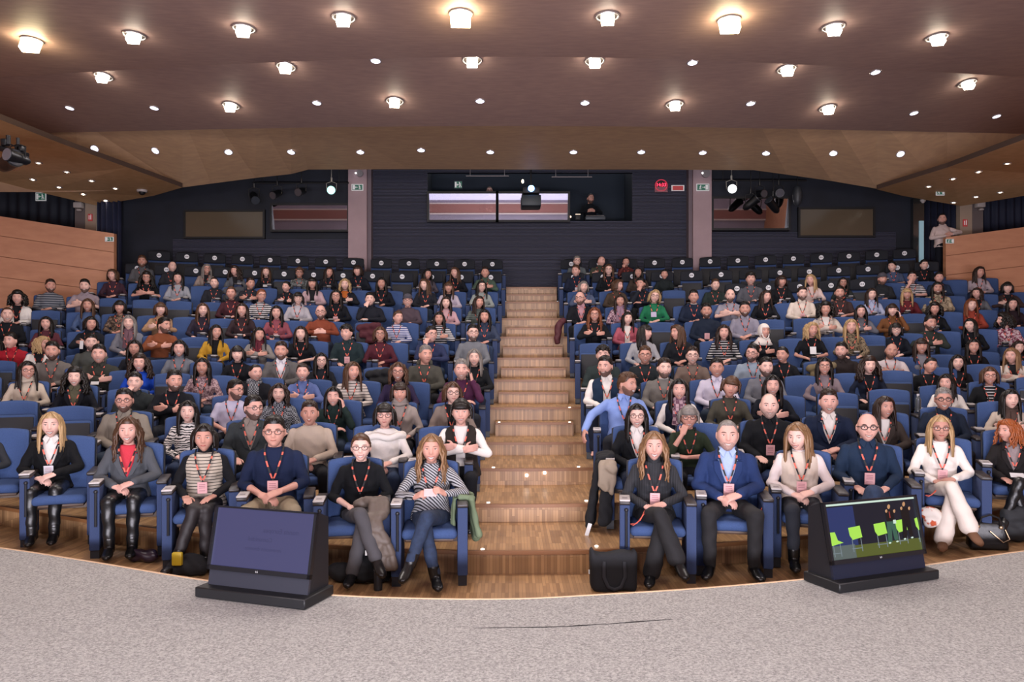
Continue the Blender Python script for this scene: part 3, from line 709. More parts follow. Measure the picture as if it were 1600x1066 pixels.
def top_mesh(kind, fem, pose, v=.011):
    """kind: long, short, none (sleeves), outer (open jacket), puff vest"""
    key = ('top', kind, fem, pose, v)
    if key in CLOTH: return CLOTH[key]
    m = MB(); g = .006 if kind in ('long', 'short', 'mid') else (.014 if kind in ('coat', 'outer', 'card', 'torso') else .020)
    R = torso_rings(fem, g, neck=False); m.ring_loft(R)
    P_ = POSES[pose]; k = (.9 if fem else 1.0)
    if kind not in ('vest', 'torso'):
        for s, nm in ((-1, 'R'), (1, 'L')):
            el, wr, d, pn, cu = P_[nm]; S = sh_joint(fem, s); el = Vector(el); wr = Vector(wr)
            r = (.053 if kind in ('long', 'short', 'mid') else .060) * k
            m.ell(S + Vector((-s * .006, 0, -.006)), (r, r, r * .95))
            if kind == 'short': m.cone(S, S.lerp(el, .72), r, r * .98); continue
            m.cone(S, el, r, r * .88)
            if kind == 'mid': m.cone(el, el.lerp(wr, .30), r * .88, r * .84)
            else: m.cone(el, el.lerp(wr, .93), r * .88, r * .66)
    me = vox(m, v, 3, 'sweater'); wrinkle(me)
    c = co(me)
    if kind in ('outer', 'card', 'vest'):
        bm = bmesh.new(); bm.from_mesh(me)
        dele = []
        for f in bm.faces:
            q = f.calc_center_median()
            if f.normal.y < .35 and q.y < .385 and abs(q.x) < .14:
                if kind == 'outer': wv = .0 if q.z < .66 else .085 * min(1, (q.z - .66) / .25) ** .85
                else: wv = .042 + .03 * max(0, (q.z - .8) / .15)
                # keep sleeves that cross in front of the chest
                near = min((Vector(POSES[pose][n_][0]).lerp(Vector(POSES[pose][n_][1]), t) - q).length for n_ in 'RL' for t in (0, .25, .5, .75, 1))
                if abs(q.x) < wv and near > .075: dele.append(f)
        bmesh.ops.delete(bm, geom=dele, context='FACES')
        for q in {v_ for e in bm.edges if e.is_boundary for v_ in e.verts}:
            if q.co.y < .40 and abs(q.co.x) < .17:
                wv = (.002 if q.co.z < .66 else .085 * min(1, (q.co.z - .66) / .25) ** .85) if kind == 'outer' else .042 + .03 * max(0, (q.co.z - .8) / .15)
                if abs(abs(q.co.x) - wv) < .02: q.co.x = math.copysign(wv, q.co.x)
        ext = [e for e in bm.edges if e.is_boundary]
        # turn the open edge inwards so the cloth has thickness
        r = bmesh.ops.extrude_edge_only(bm, edges=ext)
        for q in r['geom']:
            if isinstance(q, bmesh.types.BMVert): q.co.y += .02; q.co.x *= 1.02
        for f in bm.faces: f.smooth = True
        bm.to_mesh(me); bm.free()
    CLOTH[key] = me; return me
def collar_mesh(kind, fem):
    key = ('collar', kind, fem)
    if key in CLOTH: return CLOTH[key]
    m = MB(); k = .9 if fem else 1.0
    if kind == 'turtle':
        m.tube([(0, .404, .945), (0, .398, .99), (0, .392, 1.012)], [.066 * k, .060 * k, .058 * k], 22); m.tube([(0, .391, 1.012), (0, .392, .998)], [.0605 * k, .0635 * k], 22)
    elif kind == 'crew':
        n = 24; m.tube([(.062 * k * math.cos(2 * math.pi * i / n), .402 + .058 * k * math.sin(2 * math.pi * i / n), .962 + .012 * math.sin(2 * math.pi * i / n)) for i in range(n + 1)], .009, 6)
    elif kind == 'shirt':
        n = 24; r0 = [((.064 * k) * math.cos(2 * math.pi * i / n), .400 + .060 * k * math.sin(2 * math.pi * i / n)) for i in range(n)]
        for zz, gr in ((.975, .0), (.962, .010)):
            a = [(x, y, zz + .012 + .02 * (y - .38) * 4 * (y > .38)) for x, y in r0]; b = [(x * (1.04 + gr * 14), .4 + (y - .4) * (1.04 + gr * 14), zz - .022 + .02 * (y - .38) * 3 * (y > .38)) for x, y in r0]
            m.add(a + b, [(i, (i + 1) % n, n + (i + 1) % n, n + i) for i in range(n)])
        for s in (-1, 1): m.slab([(s * .006, .336, .968), (s * .050, .350, .978), (s * .066, .338, .950), (s * .034, .302, .905)], (0, -.006, .003))
    elif kind == 'lapel':
        for s in (-1, 1):
            m.slab([(s * .006, .262, .665), (s * .055, .275, .80), (s * .066, .285, .88), (s * .108, .300, .875), (s * .102, .285, .80), (s * .045, .262, .69)], (0, -.008, 0))
            m.slab([(s * .066, .288, .89), (s * .102, .302, .888), (s * .088, .36, .955), (s * .070, .42, .985), (s * .060, .42, .985), (s * .060, .35, .955)], (0, -.008, .004))
    elif kind == 'scarf':
        n = 26
        for q, (rr, zz, r) in enumerate(((.078, .955, .026), (.072, .985, .024))):
            m.tube([(rr * math.cos(2 * math.pi * i / n), .395 + rr * .95 * math.sin(2 * math.pi * i / n), zz + .014 * math.sin(2 * math.pi * i / n + q) + .004 * math.sin(i * 2.3)) for i in range(n + 1)], [r + .004 * math.sin(i * 1.9) for i in range(n + 1)], 10)
        m.tube([(-.03, .31, .94), (-.04, .268, .86), (-.035, .262, .76), (-.04, .26, .68)], [.03, .036, .040, .044], 10, flat=.35)
        m.tube([(.03, .31, .94), (.035, .268, .87), (.03, .262, .78)], [.03, .034, .040], 10, flat=.35)
    elif kind == 'hood':
        m.tube([(-.085, .36, .95), (-.075, .44, .985), (0, .49, 1.0), (.075, .44, .985), (.085, .36, .95)], [.02, .034, .040, .034, .02], 10)
    elif kind == 'cowl':
        for z, r in ((.955, .026), (.985, .024), (1.008, .018)):
            n = 24; m.tube([(.072 * math.cos(2 * math.pi * i / n), .395 + .068 * math.sin(2 * math.pi * i / n), z + .006 * math.sin(i)) for i in range(n + 1)], r, 10)
    elif kind == 'off':
        n = 30; m.tube([(.176 * math.cos(2 * math.pi * i / n), .41 + .125 * math.sin(2 * math.pi * i / n), .872 + .012 * math.sin(i)) for i in range(n + 1)], .034, 10)
    me = m.mesh(kind, [], 'auto'); CLOTH[key] = me; return me
def pants_mesh(fem, legs, wide=0.0, v=.012):
    key = ('pants', fem, legs, wide, v)
    if key in CLOTH: return CLOTH[key]
    m = MB(); m.ell((0, .37, .50), (.172, .135, .10)); Lg = LEGS[legs]
    for s, nm in ((-1, 'R'), (1, 'L')):
        kn, an, td = Lg[nm]; k = .94 if fem else 1.0
        m.cone((s * .085, .35, .485), kn, .084 * k, .063 * k, 14); kn = Vector(kn); an = Vector(an)
        m.cone(kn, kn.lerp(an, .93), .062 * k, (.046 + wide) * k, 14)
    me = vox(m, v, 3, 'trousers'); wrinkle(me, .003, .8); CLOTH[key] = me; return me
def shoe_mesh(legs, nm, boot):
    key = ('shoe', legs, nm, boot)
    if key in CLOTH: return CLOTH[key]
    kn, an, td = LEGS[legs][nm]; an = Vector(an); td = Vector(td).normalized(); sh = (Vector(kn) - an).normalized()
    m = MB(); up = (Vector((0, 0, 1)) - td * td.z).normalized(); sd = td.cross(up)
    base = an - up * .060
    def ring(t, w, h, lift_=0):
        c = base + td * t; return [tuple(c + sd * (w * math.cos(q)) + up * (lift_ + h * .5 + h * .5 * math.sin(q))) for q in [2 * math.pi * j / 14 for j in range(14)]]
    m.ring_loft([ring(-.055, .018, .05), ring(-.045, .032, .085), ring(-.01, .037, .105), ring(.035, .038, .085), ring(.09, .044, .060), ring(.135, .042, .048), ring(.165, .030, .040), ring(.178, .012, .028)])
    if boot: m.cone(an - up * .01, an + sh * (.09 if boot == 1 else .17), .043, .047, 14)
    else: m.cone(an - up * .02, an + sh * .015, .038, .038, 12)
    me = vox(m, .007, 2, 'shoe'); bm = bmesh.new(); bm.from_mesh(me)
    for f in bm.faces:
        f.smooth = True; f.material_index = 1 if (f.calc_center_median() - base).dot(up) < .012 else 0
    me.materials.append(None); me.materials.append(None); bm.to_mesh(me); bm.free(); CLOTH[key] = me; return me
# ---- hair, head-local
HAIR = {}
def scalp(fem, thick, front=.055, side=-.005, back=-.085, top=0.0, temple=.03, n=None):
    """closed cap over the skull; hairline heights by direction"""
    d = DV.copy(); base = head_surface(d, fem)
    az = np.arctan2(np.abs(d[:, 0]), -d[:, 1])      # 0 front, pi back
    hl = np.where(az < .75, front, np.where(az < 1.15, front + (temple - front) * (az - .75) / .4, np.where(az < 1.75, temple + (side - temple) * (az - 1.15) / .6, side + (back - side) * np.clip((az - 1.75) / .6, 0, 1))))
    ab = (base[:, 2] - hl); t = sm(ab, -.004, .022)
    nz = .0025 * np.sin(az * 23 + base[:, 2] * 60)
    off = (thick + top * sm(base[:, 2], .05, .11) + nz) * t - .004 * (1 - t)
    p = head_surface(d, fem, off)
    keep = ab > -.006; f = [q for q in DF if all(keep[i] for i in q)]
    used = sorted({i for q in f for i in q}); mp = {i: j for j, i in enumerate(used)}
    m = MB(); m.add(p[used], [[mp[i] for i in q] for q in f]); return m
def locks(m, fem, length, vol, curl=0, n=34, r=.013, front_fall=True, seed=1, az0=.85, rt=.4):
    rnd = random.Random(seed)
    for i in range(n):
        az = az0 + (math.pi - az0) * ((i + .5) / n) ** .85; az = min(az, math.pi)
        for s in (-1, 1):
            z0 = .075 + rnd.uniform(-.025, .02); rad = .075
            L = length * rnd.uniform(.86, 1.05); pts = []; rr = []; K = 9
            for j in range(K):
                t = j / (K - 1); zz = z0 - (L + z0 * .3) * t
                hx = math.sin(az); hy = -math.cos(az)
                R_ = .058 + .030 * math.sin(min(1, t * 2.4) * math.pi / 2) + vol * math.sin(min(1, t * 1.6) * math.pi / 2)
                fwd = 0
                if az < 1.5 and front_fall: fwd = -.05 * max(0, t - .35)
                x = s * hx * R_ * (1.0 + .05 * t); y = hy * R_ * 1.12 + .012 + fwd
                if zz < -.14 and az > 1.6: y = max(y, .02) * (1 - .2 * (t - .4)); x *= 1.0 + .35 * (t - .4)
                if curl:
                    x += curl * math.sin(t * 17 + i * 1.7); y += curl * math.cos(t * 15 + i * 2.3); zz += curl * .4 * math.sin(t * 21 + i)
                pts.append((x, y, zz)); rr.append(r * (1 - (1 - rt) * t ** 2) * rnd.uniform(.9, 1.1) * (.6 if j == 0 else 1))
            m.tube(pts, rr, 6, flat=.7)
def fringe(m, fem, n=13, z=.036, r=.010):
    for i in range(n):
        t = -1 + 2 * i / (n - 1); x = .060 * t; pts = []
        for q in (0, .35, .7, 1):
            zz = .098 - (.098 - z) * q; xx = x * (.55 + .45 * q); pts.append((xx, face_y(xx * .92, min(zz, .088), fem) - .006 - .008 * math.sin(q * math.pi), zz))
        m.tube(pts, [r * .7, r, r, r * .45], 6, flat=.6)
def hair_mesh(style, fem):
    key = (style, fem)
    if key in HAIR: return HAIR[key]
    m = None; base = style
    if style in ('long', 'fringelong'):
        m = scalp(fem, .012, .062, -.04, -.10); locks(m, fem, .30, .006, .0015, 26, .015, seed=2)
    elif style in ('wavylong', 'wavy'):
        m = scalp(fem, .014, .062, -.04, -.10); locks(m, fem, .31 if style == 'wavylong' else .20, .014, .008, 26, .015, seed=3)
    elif style == 'curlylong':
        m = scalp(fem, .022, .060, -.04, -.10, .008); locks(m, fem, .27, .040, .012, 32, .017, seed=4, rt=.7)
    elif style == 'curly':
        m = scalp(fem, .024, .058, -.04, -.10, .008); locks(m, fem, .165, .034, .012, 28, .017, seed=5, rt=.8)
    elif style in ('bob', 'fringe'):
        m = scalp(fem, .014, .060, -.04, -.10); locks(m, fem, .140, .010, .001, 26, .015, seed=6, front_fall=False, rt=.6)
    elif style == 'pixie':
        m = scalp(fem, .015, .058, -.035, -.095, .004); locks(m, fem, .105, .006, .001, 24, .014, seed=9, front_fall=False, rt=.5, az0=1.1); fringe(m, fem, z=.030)
    elif style == 'updo':
        m = scalp(fem, .009, .062, .0, -.08); m.ell((0, .095, .055), (.034, .032, .034))
        for s in (-1, 1): m.tube([(s * .066, -.035, .045), (s * .074, -.012, .015), (s * .072, .004, -.015)], [.006, .006, .002], 6)
    elif style == 'short':
        m = scalp(fem, .008, .066, .006, -.07, .012); rnd = random.Random(12)
        for i in range(44):
            x0 = rnd.uniform(-.055, .055); y0 = rnd.uniform(-.07, .05); q = np.array([[x0 / .08, y0 / .10, 0]]); q[0, 2] = math.sqrt(max(.05, 1 - q[0, 0] ** 2 - q[0, 1] ** 2)); a_ = head_surface(q, fem, .012)[0]
            m.tube([tuple(a_ + np.array([0, .018, -.002])), tuple(a_ + np.array([0, 0, .006])), tuple(a_ + np.array([.008, -.020, -.002]))], [.004, .009, .003], 5, flat=.6)
    elif style == 'buzz': m = scalp(fem, .0045, .072, .004, -.06)
    elif style == 'curlyshort':
        m = scalp(fem, .014, .062, .0, -.07, .014); rnd = random.Random(8)
        for i in range(90):
            a_ = rnd.uniform(0, 6.28); e = rnd.uniform(.25, 1.5); q = np.array([[math.cos(e) * math.sin(a_), -math.cos(e) * math.cos(a_), math.sin(e)]]); p = head_surface(q, fem, .02)[0]
            if p[2] > (.06 if p[1] < -.03 else 0): m.ell(tuple(p), (.013, .013, .013), 7, 5)
    elif style == 'bald':
        m = scalp(fem, .004, .30, .03, -.06, temple=.2)
    elif style == 'hijab':
        m = MB(); t_ = .010; d = DV; b_ = head_surface(d, fem, t_); keep = ~((d[:, 1] < -.25) & (b_[:, 2] < .052) & (np.abs(b_[:, 0]) < .052) & (b_[:, 2] > -.100))
        f = [q for q in DF if all(keep[i] for i in q)]; m.add(b_, f)
        m.tube([(0, -.005, -.10), (0, .01, -.15), (0, .02, -.19)], [.082, .11, .15], 22, flat=.8)
        m.tube([(-.050, -.066, -.04), (-.040, -.076, -.09), (0, -.084, -.118), (.040, -.076, -.09), (.050, -.066, -.04)], .009, 8)
    elif style == 'beanie':
        m = scalp(fem, .016, .052, .02, -.03, .012, temple=.04); n = 26
        m.tube([(.082 * math.sin(2 * math.pi * i / n), -.105 * math.cos(2 * math.pi * i / n), .056 - .02 * (1 - math.cos(2 * math.pi * i / n)) / 2) for i in range(n + 1)], .012, 8)
    if style in ('fringe', 'fringelong'): fringe(m, fem)
    if style in ('long', 'wavylong', 'wavy', 'bob'):
        for s in (-1, 1):
            for q in range(5):
                m.tube([(s * .004, -.05, .118 - q * .006), (s * (.035 + q * .004), -.083 + q * .004, .098 - q * .008), (s * (.062 + q * .003), -.068 + q * .008, .055), (s * .078, -.042 + q * .008, .0), (s * .082, -.030 + q * .009, -.05)], [.006, .011, .011, .010, .008], 6, flat=.7)
    me = m.mesh('hair', [], True); HAIR[key] = me; return me
def beard_mesh(fem=False):
    if 'beard' in HAIR: return HAIR['beard']
    d, DF_ = dirs(72, 60); base = head_surface(d, False); az = np.arctan2(np.abs(d[:, 0]), -d[:, 1]); x_, z_ = np.abs(base[:, 0]), base[:, 2]
    top = np.where(az < .5, -.040, np.where(az < 1.0, -.040 - .012 * np.sin((az - .5) * 6.28), np.where(az < 1.62, -.040 + .045 * (az - 1.0) / .6, -9)))
    hole = (x_ / .024) ** 2 + ((z_ + .0535) / .009) ** 2          # the mouth stays free
    ab = np.minimum(top - z_, np.where(base[:, 1] < 0, (hole - 1) * .01, 9)); t = sm(ab, -.002, .012)
    p = head_surface(d, False, (.0045 + .003 * sm(-z_, .07, .11)) * t - .0025 * (1 - t)); keep = (ab > -.003) & (az < 1.66)
    f = [q for q in DF_ if all(keep[i] for i in q)]; m = MB(); m.add(p, f)
    me = m.mesh('beard', [], True); HAIR['beard'] = me; return me
def glasses_mesh(fem, thick=.0022):
    key = ('gl', fem, thick)
    if key in HAIR: return HAIR[key]
    m = MB()
    for s in (-1, 1):
        ex, ez = s * .032, .007; ey = face_y(.02, .0, fem) - .010
        m.tube([(ex + .023 * math.copysign(abs(math.cos(q)) ** .8, math.cos(q)), ey + .10 * (abs(ex + .023 * math.cos(q)) - .02) ** 1.0 * .5, ez + .017 * math.sin(q)) for q in [2 * math.pi * j / 18 for j in range(19)]], thick, 6)
        m.tube([(s * .055, ey + .003, ez + .006), (s * .072, ey + .035, ez + .005), (s * .077, .0, ez)], thick * .9, 6)
    m.tube([(-.010, ey, .010), (0, ey - .003, .013), (.010, ey, .010)], thick, 6)
    me = m.mesh('glasses', [], True); HAIR[key] = me; return me
def lanyard_mesh(fem):
    key = ('lan', fem)
    if key in HAIR: return HAIR[key]
    m = MB(); fy = .268 if not fem else .262; by = .245 if not fem else .232
    for s in (-1, 1):
        P_ = [(s * .030, .462, .985), (s * .066, .40, .982), (s * .070, .345, .955), (s * .066, .300, .915), (s * .055, fy + .004, .870), (s * .042, fy - .006, .825), (s * .026, by, .775), (s * .006, by - .004, .720)]
        fine = []
        for i in range(len(P_) - 1):
            for t in range(4): fine.append(Vector(P_[i]).lerp(Vector(P_[i + 1]), t / 4))
        fine.append(Vector(P_[-1]))
        for i in range(len(fine) - 1):
            m.mi = 1 if (i % 8) in (1, 2, 3, 4) and i > 10 else 0
            a, b = fine[i], fine[i + 1]; wd = Vector((.0065, 0, .0))
            m.add([a - wd, a + wd, b + wd, b - wd, a - wd + Vector((0, -.003, 0)), a + wd + Vector((0, -.003, 0)), b + wd + Vector((0, -.003, 0)), b - wd + Vector((0, -.003, 0))], [(0, 1, 2, 3), (4, 7, 6, 5), (0, 4, 5, 1), (1, 5, 6, 2), (2, 6, 7, 3), (3, 7, 4, 0)])
    m.mi = 0; m.b2((-.006, by - .012, .700), (.006, by - .004, .722))
    me = m.mesh('lanyard', [None, None], False); HAIR[key] = me; return me
def badge_mesh():
    if 'badge' in HAIR: return HAIR['badge']
    m = MB(); m.rbox((0, .212, .655), (.078, .004, .105), .003, 1, Matrix.Rotation(math.radians(8), 3, 'X')); m.mi = 1
    for z in (.685, .670, .655, .63): m.b2((-.026, .206 + (.655 - z) * .14, z - .002), (.020 + (z * 997 % 3) * .002, .2075 + (.655 - z) * .14, z + .002))
    me = m.mesh('badge', [None, None], False); HAIR['badge'] = me; return me
